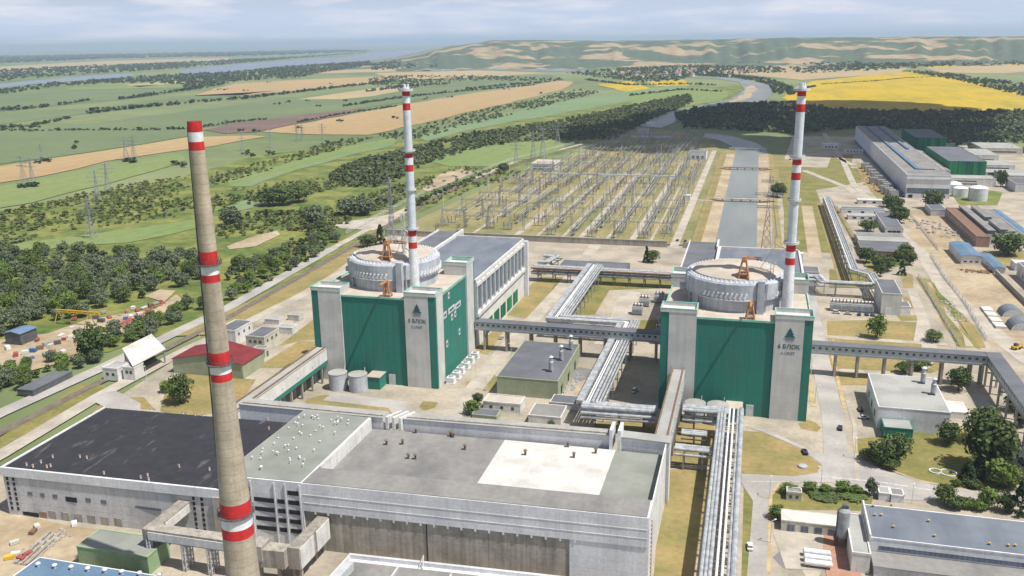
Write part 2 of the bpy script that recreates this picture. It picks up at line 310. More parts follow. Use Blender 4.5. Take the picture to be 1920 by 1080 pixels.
# canal: water, embankments
far('canal', [(1190, 236), (1185, 226), (1290, 203), (1370, 186), (1396, 168), (1386, 154), (1340, 147), (1260, 143), (1262, 141), (1400, 148), (1446, 162), (1450, 174), (1432, 190), (1408, 196), (1300, 216), (1240, 240)], 'water', .3)
far('canal_bank', [(1366, 190), (1396, 176), (1402, 162), (1412, 160), (1420, 168), (1404, 184), (1380, 194)], 'dirt', .45)
wat = [(-26, 540), (6, 540), (6, 1000), (9, 1080), (11, 1290)] + [G(*q) for q in ((1441, 290), (1436, 279), (1418, 268), (1380, 257), (1350, 252), (1322, 250), (1318, 257), (1348, 263), (1372, 274), (1382, 286))] + [(-28, 1290), (-27, 1000)]
sheet('canal', wat, 'water', .12, px=False)
for a, b in ((-26, -37), (6, 19)):
    for part, x0, x1, z0, z1, m in (('canal_bank', a, b, .16, .9, 'dirt'), ('canal_verge', b, b + (b - a) * .5, .9, .1, 'dry')):
        mb = MB()
        for q0, q1 in ((540, 908), (918, 1138), (1148, 1300)):
            q = [(x0, q0, z0), (x0, q1, z0), (x1, q1, z1), (x1, q0, z1)]; mb.face(q if b < a else q[::-1])
        tag(link(part, mb, m), None, None, None, 'structure')
# plant ground
sheet('plant_pavement', [(-262, 120), (300, 120), (330, 500), (330, 1050), (60, 1100), (25, 960), (25, 700), (-42, 700), (-200, 704), (-296, 700), (-296, 470), (-278, 300)], 'pave', .0, px=False)
sheet('plant_pavement', [(25, 1050), (330, 1040), (420, 1300), (330, 1560), (60, 1560), (30, 1120)], 'pave', .02, px=False)
sheet('switchyard_ground', [(-300, 705), (-46, 705), (-46, 1330), (-75, 1540), (-150, 1640), (-215, 1700), (-250, 1300), (-285, 1000)], 'swg', .06, px=False)
sheet('lawn', [(-45, 560), (25, 560), (25, 960), (60, 1200), (-10, 1400), (-46, 1330)], 'dry', .04, px=False)
sheet('lawn', [(30, 700), (66, 700), (66, 1000), (140, 1090), (140, 1180), (30, 1180)], 'lawn', .05, px=False)
def lawn(poly, m='dry', z=.06): return far('lawn', poly, m, z)
# right of the right reactor
lawn([(1550, 602), (1640, 600), (1742, 606), (1752, 640), (1770, 690), (1745, 700), (1555, 690)])
lawn([(1570, 700), (1640, 700), (1625, 722), (1575, 722)])
lawn([(1390, 808), (1430, 810), (1500, 842), (1540, 872), (1532, 886), (1490, 892), (1388, 888)], 'dry')
lawn([(1602, 824), (1650, 818), (1720, 800), (1800, 800), (1880, 830), (1900, 870), (1906, 912), (1840, 924), (1720, 898), (1640, 868), (1606, 850)], 'lawn')
lawn([(1445, 930), (1462, 912), (1640, 925), (1630, 958), (1445, 955)], 'lawn')
lawn([(1242, 880), (1332, 880), (1300, 1090), (1225, 1090)], 'dry')
lawn([(1250, 780), (1340, 780), (1336, 872), (1250, 872)], 'dry')
lawn([(1395, 905), (1422, 905), (1410, 1090), (1390, 1090)], 'lawn')
lawn([(1555, 505), (1640, 505), (1640, 540), (1555, 540)], 'lawn')
lawn([(1690, 510), (1712, 515), (1712, 540), (1693, 540)], 'dry'); lawn([(1692, 555), (1715, 560), (1725, 578), (1700, 580)], 'dry')
lawn([(1680, 590), (1735, 592), (1735, 600), (1690, 602)], 'dry')
far('ditch_bank', [(1716, 522), (1760, 522), (1840, 630), (1850, 652), (1800, 652)], 'dry', .08)
far('drainage_ditch', [(1728, 530), (1738, 530), (1812, 650), (1795, 650)], 'lawn', .12)
far('drainage_channel', [(1738, 530), (1745, 530), (1826, 650), (1812, 650)], 'pave', .14)
far('drainage_ditch', [(1745, 530), (1752, 530), (1838, 655), (1826, 650)], 'grass', .15)
far('earth_yard', [(1740, 480), (1860, 490), (1925, 560), (1925, 660), (1860, 650), (1760, 520)], 'dirt', .08)
far('earth_yard', [(1690, 395), (1770, 390), (1820, 440), (1780, 500), (1720, 470)], 'dirt', .07)
# left of the left reactor and behind the halls
lawn([(575, 748), (610, 740), (720, 752), (745, 775), (640, 778), (570, 768)])
lawn([(300, 770), (310, 735), (350, 700), (480, 712), (440, 770), (330, 785)])
lawn([(480, 690), (560, 640), (640, 640), (600, 662), (540, 690)]); lawn([(520, 650), (600, 590), (640, 575), (640, 630), (560, 640)])
lawn([(168, 776), (205, 745), (270, 745), (290, 768), (200, 765)])
lawn([(0, 850), (0, 820), (150, 720), (200, 722), (192, 742), (60, 822)], 'lawn')
lawn([(940, 590), (1000, 530), (1040, 530), (1010, 600)]); lawn([(1080, 590), (1100, 540), (1145, 540), (1115, 590)], 'lawn')
lawn([(1000, 560), (1010, 520), (1260, 520), (1260, 540), (1120, 545), (1040, 550)], 'lawn', .05)
lawn([(890, 660), (920, 620), (945, 620), (915, 665)]); lawn([(1120, 790), (1230, 790), (1230, 815), (1110, 810)])
lawn([(1195, 600), (1238, 600), (1230, 640), (1180, 640)], 'lawn')
lawn([(330, 630), (560, 520), (640, 470), (690, 440), (720, 440), (640, 500), (560, 560), (440, 625)], 'dry', .04)
# roads
strip('road', [(-321, 150), (-321, 300), (-316, 361), (-312, 474), (-322, 640)], 9, 'road', .10, px=False)
strip('road', [(-322, 640), (-325, 726), (-331, 882), (-312, 1180), (-262, 1400)], 7, 'conc', .11, px=False)
far('road', [(612, 420), (700, 408), (760, 395), (770, 400), (700, 432), (640, 428)], 'conc', .07)
strip('road', [(-286, 200), (-287, 265), (-291, 330), (-290, 400), (-284, 440), (-280, 512), (-284, 690)], 8, 'conc', .10, px=False)
strip('road', [(-291, 330), (-270, 320), (-256, 300), (-246, 285)], 13, 'road', .12, px=False)
strip('railway_bed', [(-304, 150), (-304, 284), (-303, 345), (-300, 453), (-310, 683), (-316, 760), (-322, 900), (-300, 1200), (-250, 1420)], 5, 'ballast', .16, px=False)
for off in (-.75, .75):
    strip('rail', [(-304 + off, 150), (-304 + off, 284), (-303 + off, 345), (-300 + off, 453), (-310 + off, 683)], .18, 'steel', .3, px=False)
strip('road', [(-118, 292), (-121, 330), (-122, 430), (-118, 560), (-118, 690)], 9, 'conc', .09, px=False)
strip('road', [(-185, 352), (-150, 350), (-130, 325), (-121, 296)], 10, 'road', .10, px=False)
strip('road', [(-72, 560), (-70, 470), (-72, 452)], 12, 'conc', .09, px=False)
strip('road', [(38, 640), (38, 470), (39, 380), (37, 330), (36, 322)], 9, 'road', .10, px=False)
strip('kerb', [(44.5, 480), (44.5, 390)], 1.6, 'kerb', .13, px=False); strip('kerb', [(31.5, 480), (31.5, 390)], 2.2, 'kerb', .13, px=False)
strip('pavement', [(46.5, 400), (47, 372), (45, 345), (43.5, 320)], 1.6, 'conc', .14, px=False)
far('road', [(1395, 800), (1440, 806), (1530, 850), (1600, 850), (1650, 880), (1760, 912), (1900, 925), (1900, 945), (1640, 935), (1560, 905), (1390, 905), (1390, 890), (1490, 895), (1535, 888), (1542, 872), (1500, 840), (1430, 810)], 'road', .12)
far('road', [(1388, 903), (1462, 905), (1446, 930), (1440, 1085), (1400, 1085), (1412, 940)], 'road', .13)
strip('kerb', [(1604, 822), (1606, 850), (1640, 870), (1720, 901), (1840, 927), (1905, 915)], .9, 'kerb', .17); strip('kerb', [(1462, 905), (1445, 930), (1441, 1075)], 1.2, 'kerb', .17)
strip('road_marking', [(1520, 893), (1640, 903), (1760, 922)], 1.0, 'line', .18); strip('road_marking', [(1400, 903), (1500, 905)], .5, 'line', .18)
far('road', [(1745, 690), (1760, 660), (1740, 600), (1720, 545), (1700, 540), (1720, 600), (1735, 690)], 'conc', .11)
strip('road', [(103, 420), (108, 350), (112, 310), (114, 290)], 7, 'road', .11, px=False)
strip('road', [(50, 492), (90, 492), (100, 540)], 6, 'conc', .1, px=False); strip('road', [(36, 492), (104, 492)], 5, 'conc', .105, px=False)
strip('road', [(112, 900), (118, 780), (126, 690), (124, 600), (132, 520), (140, 470)], 12, 'conc', .11, px=False)
strip('road', [(60, 1150), (100, 1020), (112, 900)], 8, 'conc', .11, px=False); strip('road', [(48, 680), (52, 900)], 10, 'dirt', .1, px=False)
strip('concrete_yard', [(1460, 1030), (1600, 1035)], 22, 'conc', .11); far('terracotta_yard', [(1545, 1000), (1600, 985), (1615, 1085), (1550, 1085)], 'terra', .15)
far('yard', [(0, 960), (120, 985), (280, 1000), (250, 1085), (-40, 1085)], 'dirt', .06)
far('scrap_yard_ground', [(-20, 640), (90, 625), (160, 600), (290, 580), (330, 552), (345, 562), (300, 590), (240, 620), (150, 670), (40, 700), (-20, 695)], 'dirt', .05)
far('sand_patch', [(425, 462), (470, 445), (520, 432), (525, 440), (480, 462), (430, 468)], 'dirt', .12); far('sand_patch', [(270, 556), (300, 543), (330, 545), (310, 566)], 'dirt', .12)
far('gravel_yard', [(790, 352), (830, 325), (880, 312), (885, 325), (840, 345), (800, 360)], 'dirt', .1)
RG = random.Random(21)
for (x, y) in ((1125, 570), (1160, 590), (960, 560), (1085, 700), (1100, 730), (905, 720), (800, 760), (1560, 760), (1600, 700), (1580, 640), (1520, 800), (1560, 850), (1720, 420), (1750, 440), (1800, 520), (1850, 560), (1780, 600), (1700, 440), (1560, 430), (1530, 400), (1840, 360), (1880, 400), (1650, 300), (1600, 310), (600, 690), (560, 600), (520, 720), (1150, 700), (860, 690), (1480, 1050), (1520, 1060)):
    c = G(x, y); r = RG.uniform(3, 9); n = 7; k0 = RG.uniform(0, 6)
    sheet('ground_patch', [(c[0] + r * RG.uniform(.6, 1.1) * math.cos(k0 + i * 6.28 / n), c[1] + r * RG.uniform(.8, 1.8) * math.sin(k0 + i * 6.28 / n)) for i in range(n)], RG.choice(('asph', 'dirt', 'dry', 'conc', 'asph')), .025 + .002 * RG.random(), px=False)
for p in ([(1600, 440), (1640, 440), (1720, 480), (1700, 500), (1620, 500)], [(1712, 400), (1765, 395), (1800, 425), (1760, 450), (1725, 440)], [(1605, 300), (1640, 330), (1680, 375), (1650, 380), (1612, 330)], [(1840, 470), (1920, 470), (1920, 500), (1870, 500)], [(1780, 360), (1800, 350), (1880, 360), (1870, 385), (1800, 385)], [(1530, 380), (1545, 380), (1600, 470), (1575, 475)], [(1560, 290), (1600, 290), (1590, 340), (1540, 345)], [(1470, 380), (1500, 380), (1495, 460), (1470, 460)]): lawn(p, RG.choice(('dry', 'lawn', 'grass')), .055)
for pts in ([(1500, 300), (1560, 290), (1600, 310)], [(1545, 250), (1580, 300), (1600, 345), (1640, 385)]): strip('works_road', pts, 7, 'conc', .115)
# switchyard roads
for pts, w in (([(-190, 712), (-188, 1060)], 5), ([(-150, 712), (-150, 1200)], 3), ([(-135, 712), (-135, 1100)], 4.5), ([(-92, 712), (-90, 1240)], 5.5), ([(-77, 712), (-77, 1000)], 2), ([(-57, 690), (-56, 1340)], 7), ([(-228, 712), (-230, 1100)], 3), ([(-172, 712), (-172, 1000)], 2.5), ([(-113, 712), (-112, 1160)], 2.5)):
    strip('switchyard_road', pts, w, 'conc', .12, px=False)
for v in (905, 1190): strip('switchyard_road', [(-262, v), (-46, v)], 2.5, 'conc', .13, px=False)
for v in (915,): strip('switchyard_road', [(-57, v), (-35, v)], 5, 'conc', .14, px=False)
strip('pipe_lane', [(64, 910), (62, 615)], 6, 'dry', .09, px=False); strip('pipe_lane', [(78, 905), (84, 640)], 5, 'dry', .09, px=False)
# ---------------------------------------------------------------- hills on the right horizon
def hills():
    na, nd = 240, 46; prof = [(640, 0), (735, 0), (770, 20), (800, 55), (840, 96), (890, 128), (930, 145), (980, 146), (1040, 140), (1100, 130), (1180, 128), (1280, 126), (1400, 130), (1500, 133), (1600, 128), (1750, 124), (1920, 116), (2200, 112)]
    rr = np.random.default_rng(3); ph = rr.uniform(0, 6.28, 24); fr = rr.uniform(2.0, 26, 24); fr2 = rr.uniform(1, 7, 24)
    mb = MB()
    for j in range(nd):
        for i in range(na):
            px = 640 + (2200 - 640) * i / (na - 1); d = ray(px, 110); h = math.hypot(d.x, d.y)
            dist = 5300 + (j / (nd - 1)) ** 1.3 * 6200; t = (dist - 5300) / 2600
            ridge = np.interp(px, [p[0] for p in prof], [p[1] for p in prof])
            s = min(1, max(0, t)); s = s * s * (3 - 2 * s)
            w = sum(math.sin(fr[k] * px / 110 + fr2[k] * t + ph[k]) * (5.0 / (1 + fr[k] * .1)) for k in range(24))
            z = ridge * 1.12 * s + w * (1 - abs(2 * s - 1) * .72) * min(1, ridge / 60) * 1.2 - 1.2 * (j == 0) + (-8 * max(0, t - 1.3))
            mb.v.append((d.x / h * dist, d.y / h * dist, max(z, -1.2)))
    for j in range(nd - 1):
        for i in range(na - 1): k = j * na + i; mb.f.append((k, k + 1, k + na + 1, k + na)); mb.m.append(0)
    hm = mat('hill slopes', A(96, 112, 88), A(190, 168, 132), sc=.0030, lo=.53, hi=.58, fine=.3, fsc=.02, st=(.8, .8, 5))
    o = link('hills', mb, hm); o.data.polygons.foreach_set('use_smooth', [True] * len(o.data.polygons)); tag(o, kind='structure')
hills()
# ---------------------------------------------------------------- cloud that shades the wood and the rear of the switchyard
def cloud():
    shade = [(-276, 1565), (-190, 1980), (-25, 2340), (107, 2450), (263, 2450), (351, 2390), (430, 2169), (440, 1899), (300, 1500), (240, 1340), (138, 1290), (48, 1324), (-70, 1420), (-130, 1300), (-233, 1380)]
    H = 900; off = to_sun * (H / to_sun.z); xs = [p[0] for p in shade]; ys = [p[1] for p in shade]
    def inside(x, y):
        c = False
        for i in range(len(shade)):
            (x1, y1), (x2, y2) = shade[i - 1], shade[i]
            if (y1 > y) != (y2 > y) and x < (x2 - x1) * (y - y1) / (y2 - y1) + x1: c = not c
        return c
    import bmesh
    bm = bmesh.new(); rr = random.Random(4)
    pts = [((shade[i - 1][0] * (1 - t) + shade[i][0] * t) * .97 + 4, (shade[i - 1][1] * (1 - t) + shade[i][1] * t) * .98 + 36) for i in range(len(shade)) for t in (0, .33, .66)]
    while len(pts) < 230:
        x, y = rr.uniform(min(xs), max(xs)), rr.uniform(min(ys), max(ys))
        if inside(x, y): pts.append((x, y))
    for k, (x, y) in enumerate(pts):
        r = rr.uniform(18, 36) if k < 45 else rr.uniform(40, 75)
        bmesh.ops.create_icosphere(bm, subdivisions=2, radius=r, matrix=Matrix.Translation((x + off.x, y + off.y, H + rr.uniform(-10, 30) + r * .4)))
    me = bpy.data.meshes.new('cloud'); bm.to_mesh(me); bm.free(); me.materials.append(MT['cloudm'])
    o = bpy.data.objects.new('cloud', me); COL.objects.link(o); tag(o, kind='structure')
cloud()
# ---------------------------------------------------------------- haze: one box of even air round everything
mb = MB(); mb.box(-75000, 75000, -25000, 95000, -3, 330); hz = link('haze', mb, [])
hmat = bpy.data.materials.new('haze'); hmat.use_nodes = True; hn = hmat.node_tree.nodes; hn.remove(hn['Principled BSDF'])
pv = hn.new('ShaderNodeVolumePrincipled'); pv.inputs['Color'].default_value = (.60, .74, 1.0, 1); pv.inputs['Density'].default_value = 5.2e-5; pv.inputs['Anisotropy'].default_value = .2
hmat.node_tree.links.new(pv.outputs[0], hn['Material Output'].inputs['Volume']); hz.data.materials.append(hmat); tag(hz, kind='stuff')
# ================================================================ reactor buildings
TXT = bpy.data.materials.new('teal lettering'); TXT = mat('teal lettering', (.04, .12, .13), sc=1); TXG = mat('grey lettering', (.26, .27, .31), sc=1)
def text_mesh(name, body, size, m, parent, loc):
    cu = bpy.data.curves.new(name, 'FONT'); cu.body = body; cu.size = size; cu.extrude = .05; cu.align_x = 'CENTER'; cu.offset = .04 * size / 3
    o = bpy.data.objects.new(name, cu); COL.objects.link(o); bpy.context.view_layer.update()
    me = bpy.data.meshes.new_from_object(o.evaluated_get(bpy.context.evaluated_depsgraph_get())); bpy.data.objects.remove(o)
    me.transform(Matrix.Translation(loc) @ Matrix.Rotation(math.pi / 2, 4, 'X')); me.materials.clear(); me.materials.append(m)
    q = bpy.data.objects.new(name, me); COL.objects.link(q)
    if parent: q.parent = parent
    return q
RX, RV, RW, RD = -35.0, 372.0, 62.7, 60.0
R = thing('reactor_building', 'square green and grey reactor building numbered 6 with round grey containment, right of the two', 'reactor building', (RX, RV, 0))
def rb(name, f, m, parent=R):      # local coordinates: origin at the front left corner
    mb = MB(); f(mb); return link(name, mb, m, parent, (0, 0, 0))
def body(b): b.box(.8, RW - .8, .8, 59, 0, 42.6)
wall = rb('wall', body, 'green')
def fp(x0, x1, b): b.box(x0, x1, 0, .8, 0, 46.6)
def tower(side, front):
    h = 45.0 if front else 48.2
    def f(b):
        if front:
            xs = [(3.6, 15.2)] if side < 0 else [(47.4, 59.1)]
            b.box(*xs[0], 0, 10.5, 0, h); b.box(*((0, 3.6) if side < 0 else (59.1, RW)), 1.6, 10.5, 0, h)
        else:
            b.box(*((0, 12) if side < 0 else (50.7, RW)), 47.5, 58.6, 0, h)
    t = rb('corner_tower', f, 'grey')
    def g(b):
        if front: b.box(*((0.12, 3.6) if side < 0 else (59.1, RW - .12)), .15, 1.6, 0, h)
        else: b.box(*((.2, 12) if side < 0 else (50.7, RW - .2)), 58.6, 60.2, 0, h)
    rb('corner_strip', g, 'green', t)
    x0, x1 = ((-.15, 15.3) if front else (-.15, 12.1)) if side < 0 else ((47.3, RW + .15) if front else (50.6, RW + .15))
    y0, y1 = (-.15, 10.6) if front else (47.4, 60.3)
    def c(b):
        for (a0, a1, c0, c1) in ((x0, x1, y0, y0 + .35), (x0, x1, y1 - .35, y1), (x0, x0 + .35, y0 + .35, y1 - .35), (x1 - .35, x1, y0 + .35, y1 - .35)): b.box(a0, a1, c0, c1, h + .01, h + 1.6)
    rb('parapet', c, 'grey', t)
    def c2(b):
        for (a0, a1, c0, c1) in ((x0 - .06, x1 + .06, y0 - .06, y0 + .41), (x0 - .06, x1 + .06, y1 - .41, y1 + .06), (x0 - .06, x0 + .41, y0 + .41, y1 - .41), (x1 - .41, x1 + .06, y0 + .41, y1 - .41)): b.box(a0, a1, c0, c1, h + 1.6, h + 1.85)
    rb('coping', c2, 'gcop', t)
for sd in (-1, 1):
    for fr in (True, False): tower(sd, fr)
def deck(b):
    b.box(.5, RW - .5, 10.6, 47.4, 42.6, 43.2); b.box(15.3, 47.3, .5, 10.6, 42.6, 43.2); b.box(12.1, 50.6, 47.4, 59.2, 42.6, 43.2)
rb('roof', deck, 'beige')
def cop(b):
    b.box(15.2, 47.4, .45, .9, 42.6, 43.5); b.box(.4, .9, 10.6, 47.4, 43.2, 44.0); b.box(RW - .9, RW - .4, 10.6, 47.4, 43.2, 44.0); b.box(12, 50.7, 58.8, 59.4, 43.2, 44)
rb('coping', cop, 'gcop')
# containment
CX, CY = 30.4, 32.0
drum = rb('containment_drum', lambda b: b.lathe(CX, CY, [(21.2, 43.2), (21.2, 48.2), (22.6, 48.8), (22.6, 55.8), (22.0, 56.6), (19.2, 56.6), (19.0, 57.4)], 72), 'drum')
rb('containment_roof', lambda b: b.lathe(CX, CY, [(19.0, 57.4), (17.5, 58.1), (12, 59.4), (6, 60.2), (.2, 60.4)], 64), 'beige')
for i in range(64):
    q = 2 * math.pi * i / 64; rb('tendon_cap', lambda b: b.cyl(CX + 20.7 * math.cos(q), CY + 20.7 * math.sin(q), 56.6, 57.3, .5, .38, 6), 'wpaint', drum)
for i in range(72):
    dg = (i * 5 + 1) % 360; q = math.radians(dg)
    if 232 < dg < 285 or 318 < dg or dg < 50:
        p = Vector((CX + 22.7 * math.cos(q), CY + 22.7 * math.sin(q), 0)); d = Vector((-math.sin(q), math.cos(q), 0))
        rb('vent_louvre', lambda b: b.bar(p - d * .55 + Vector((0, 0, 49.8)), p + d * .45 + Vector((0, 0, 52.0)), .75), 'wpaint', drum)
rb('ledge', lambda b: [b.bar((CX + 22.9 * math.cos(math.radians(228 + i * 4)), CY + 22.9 * math.sin(math.radians(228 + i * 4)), 49.0), (CX + 22.9 * math.cos(math.radians(232 + i * 4)), CY + 22.9 * math.sin(math.radians(232 + i * 4)), 49.0), .35) for i in range(15)], 'wpaint', drum)
for dg in (205, 222, 296, 305): q = math.radians(dg); rb('pilaster', lambda b: b.bar((CX + 21.9 * math.cos(q), CY + 21.9 * math.sin(q), 43.2), (CX + 22.9 * math.cos(q), CY + 22.9 * math.sin(q), 56.2), .9), 'drum', drum)
for dg in (183, 190): q = math.radians(dg); rb('pipe_stub', lambda b: b.tube((CX + 22 * math.cos(q), CY + 22 * math.sin(q), 49), (CX + 25 * math.cos(q), CY + 25 * math.sin(q), 49), 1.3, 10), 'drum', drum)
q = math.radians(300); rb('stair_tower', lambda b: b.box(CX + 20.5 * math.cos(q) - 1, CX + 20.5 * math.cos(q) + 2, CY + 22.4 * math.sin(q) - 2.4, CY + 22.4 * math.sin(q), 43.2, 57.8), 'drum', drum)
# windows on the right wall (measured on the left building, whose right wall is the one in view)
for (px, py, w, h) in ((844, 554, 1.6, 2.6), (849, 580, 9, 2.2), (861, 572, 8, 2.2), (837, 591, 4, 2.6), (850, 595, 2, 2.4), (856, 589, 2, 2.4), (833, 611, 1.5, 2.2), (864, 622, 1.6, 2.6), (841, 645, 1.8, 2.6)):
    v, z = UX(px, py, RX - 165.5 + RW); v -= RV
    rb('window', lambda b: (b.box(RW - .8, RW - .62, v - w / 2 - .3, v + w / 2 + .3, z - h / 2 - .3, z + h / 2 + .3)), 'pale')
    rb('window_pane', lambda b: b.box(RW - .62, RW - .55, v - w * .32, v + w * .32, z - h * .22, z + h * .22), 'glass')
rb('gate', lambda b: b.box(37.6, 40.8, .5, .82, 0, 5.2), 'pale'); rb('entrance_annex', lambda b: b.box(29.5, 36, -7, .8, 0, 6), 'green'); rb('annex_roof', lambda b: b.box(29.2, 36.3, -7.3, .8, 6.0, 6.35), 'beige')
# emblem: three stacked triangles above the block number
def tri(b):
    for i, (w, z) in enumerate(((1.1, 39.6), (1.7, 38.5), (2.3, 37.3))):
        b.v += [(53.6 - w, -.02, z - .15), (53.6 + w, -.02, z - .15), (53.6, -.02, z + 1.75), (53.6 - w, -.12 - i * .03, z - .15), (53.6 + w, -.12 - i * .03, z - .15), (53.6, -.12 - i * .03, z + 1.75)]
        k = len(b.v) - 6; b.f += [(k + 3, k + 4, k + 5), (k, k + 2, k + 1), (k, k + 1, k + 4, k + 3), (k + 1, k + 2, k + 5, k + 4), (k + 2, k, k + 3, k + 5)]; b.m += [0] * 5
rb('emblem', tri, TXT); rb('emblem_base', lambda b: b.box(51.9, 55.3, -.1, 0, 35.6, 36.8), TXG)
L = dup(R, (RX - 165.5, RV, 0), label='square green and grey reactor building numbered 5, left, with windows in its sunlit right wall')
for root, num in ((R, '6'), (L, '5')):
    text_mesh('block_number', num + ' БЛОК', 2.5, TXT, root, (53.5, -.04, 32.2)); text_mesh('unit_number', num + ' UNIT', 1.8, TXG, root, (53.3, -.04, 29.6))
# roof cranes (stand on the roofs)
def crane(label, loc, big):
    t = thing('roof_crane', label, 'crane', loc); s = 1.0 if big else .82
    mb = MB()
    for sx in (-1, 1):
        for sy in (-1, 1): mb.bar((sx * 2.2 * s, sy * 1.7 * s, 0), (sx * .9 * s, sy * .7 * s, 7.2 * s), .55)
        mb.bar((sx * 1.9 * s, -1.5 * s, 2 * s), (sx * 1.9 * s, 1.5 * s, 2 * s), .4)
    mb.bar((-1.9 * s, -1.5 * s, 2 * s), (1.9 * s, -1.5 * s, 2 * s), .4); mb.bar((-1.9 * s, 1.5 * s, 2 * s), (1.9 * s, 1.5 * s, 2 * s), .4); mb.bar((-1.4 * s, -1.1 * s, 4.6 * s), (1.4 * s, -1.1 * s, 4.6 * s), .35)
    link('frame', mb, 'orange', t, (0, 0, 0))
    mb = MB(); mb.box(-1.2 * s, 1.2 * s, -1.2 * s, 1.2 * s, 7.2 * s, 8.6 * s); mb.box(-.6, .6, -.8, .8, 8.6 * s, 9.6 * s); link('winch_house', mb, 'orange', t, (0, 0, 0))
    mb = MB(); mb.box(-2.4 * s, 2.4 * s, -1.9 * s, 1.9 * s, -.02, .3)
    if big: mb.box(-1.5, 1.5, -1.2, 1.2, .3, 1.7)
    link('base', mb, 'brown', t, (0, 0, 0))
    mb = MB()
    if big: mb.truss((0, 0, 9), (7, 8, 7.0), 1.0, 6, .28); mb.bar((0, 0, 10.4), (7, 8, 7.4), .15)
    else: mb.bar((0, 0, 7.4), (0, -4.0, 7.5), .75); mb.bar((0, -4.0, 7.5), (0, -8.4, 7.6), .9)
    link('jib', mb, 'orange', t, (0, 0, 0)); return t
crane('orange roof crane at the front edge of the right reactor roof', (RX + 37.2, RV + 3.2, 43.2), False)
crane('orange roof crane at the front edge of the left reactor roof', (RX - 165.5 + 38, RV + 3.2, 43.2), False)
crane('orange derrick crane on top of the right round containment', (RX + 33.5, RV + 15.5, 57.6), True)
crane('orange derrick crane on top of the left round containment', (RX - 165.5 + 33.5, RV + 15.5, 57.6), True)
# vent stacks with their bracing masts
def stack(u, v, label, mlabel):
    t = thing('vent_stack', label, 'vent stack', (u, v, 43.2))
    zs = [(0, 2.55, 1), (10, 2.4, 1), (20.6, 2.05, 0), (23.6, 2.0, 1), (26.5, 2.0, 0), (29.2, 2.0, 2), (57.1, 1.9, 0), (60.2, 1.85, 1), (63.4, 1.85, 0), (65.6, 1.82, 2), (85, 1.75, 0), (88.2, 1.75, 1), (91.4, 1.75, 0), (93.6, 1.75, 1), (95.2, 1.7, 1)]
    mb = MB(); mb.lathe(0, 0, [(r, z) for z, r, m in zs], 28, [m for z, r, m in zs[:-1]]); link('shaft', mb, ['red', 'wpaint', 'silv'], t, (0, 0, 0))
    for i in (0, 1, 2, 3): 
        z, r = ((93.4, 1.75), (66.2, 1.85), (29.6, 2.0), (48, 1.95))[i]; mb = MB(); w = (1.5, 1.3, 1.3, .8)[i]
        mb.lathe(0, 0, [(r, z), (r + w, z + .2), (r + w, z + 1.1), (r + w - .25, z + 1.1), (r + w - .25, z + .45), (r, z + .45)], 28, cap=False); link('platform', mb, 'pale', t, (0, 0, 0))
    mb = MB()
    for i in range(3): a = i * 2.1 + .4; mb.lathe(1.0 * math.cos(a), 1.0 * math.sin(a), [(.55, 95.2), (.55, 96.6)], 10)
    link('cap', mb, 'wpaint', t, (0, 0, 0))
    mb = MB(); mb.bar((1.9, .9, 2), (1.5, .7, 94), .3); link('ladder', mb, 'pale', t, (0, 0, 0))
    b = thing('lattice_mast', mlabel, 'mast', (u - 7, v + 6, 43.2)); mb = MB(); mb.truss((0, 0, 0), (0, 0, 36), 1.4, 16, .22); link('tower', mb, 'pale', b, (0, 0, 0))
    for q in ((6.5, -5, 26), (6.5, -5.5, 17)):
        mb = MB(); mb.bar((0, 0, q[2] + 3), q, .28); mb.bar((-6, 4, 14), (0, 0, q[2]), .2); link('brace', mb, 'pale', b, (0, 0, 0))
stack(17.4, 391.3, 'red and white banded vent stack rising behind the right reactor block', 'thin lattice mast braced against the right vent stack')
stack(-154.2, 389, 'red and white banded vent stack rising behind the left reactor block', 'thin lattice mast braced against the left vent stack')
# big concrete chimney
t = thing('chimney', 'tall tapering concrete chimney with four red and white band groups', 'chimney', (-131.5, 192.6, 0))
cp = [(0, 4.9, 0), (28.2, 4.25, 1), (31.2, 4.2, 2), (34.3, 4.1, 1), (38.7, 4.0, 0), (55, 3.35, 0), (73.6, 2.75, 1), (75.7, 2.7, 2), (77.8, 2.67, 1), (81.6, 2.62, 0), (100.2, 2.25, 1), (102.2, 2.22, 2), (104.4, 2.2, 1), (108.2, 2.15, 0), (133.4, 1.8, 1), (135.5, 1.76, 2), (137.8, 1.74, 1), (140.3, 1.72, 1)]
mb = MB(); mb.lathe(0, 0, [(r, z) for z, r, m in cp], 48, [m for z, r, m in cp[:-1]]); link('shaft', mb, ['chim', 'red', 'wpaint'], t, (0, 0, 0))
for z, r in ((34.4, 4.1), (77.9, 2.67), (104.5, 2.2)):
    mb = MB(); mb.lathe(0, 0, [(r, z), (r + .8, z + .1), (r + .8, z + .3), (r, z + .3)], 40, cap=False)
    for i in range(20): a = i * math.pi / 10; mb.bar(((r + .75) * math.cos(a), (r + .75) * math.sin(a), z + .3), ((r + .75) * math.cos(a), (r + .75) * math.sin(a), z + 1.4), .09)
    mb.lathe(0, 0, [(r + .7, z + 1.35), (r + .8, z + 1.4), (r + .8, z + 1.5), (r + .7, z + 1.45)], 40, cap=False); link('gallery_ring', mb, 'dsteel', t, (0, 0, 0))
mb = MB(); mb.lathe(0, 0, [(1.72, 140.3), (1.45, 140.35), (1.4, 138)], 40, cap=False); link('rim', mb, 'dark', t, (0, 0, 0))
mb = MB(); mb.bar((-5.0, -.6, 0), (-1.85, -.3, 139), .25); link('ladder', mb, 'dsteel', t, (0, 0, 0))
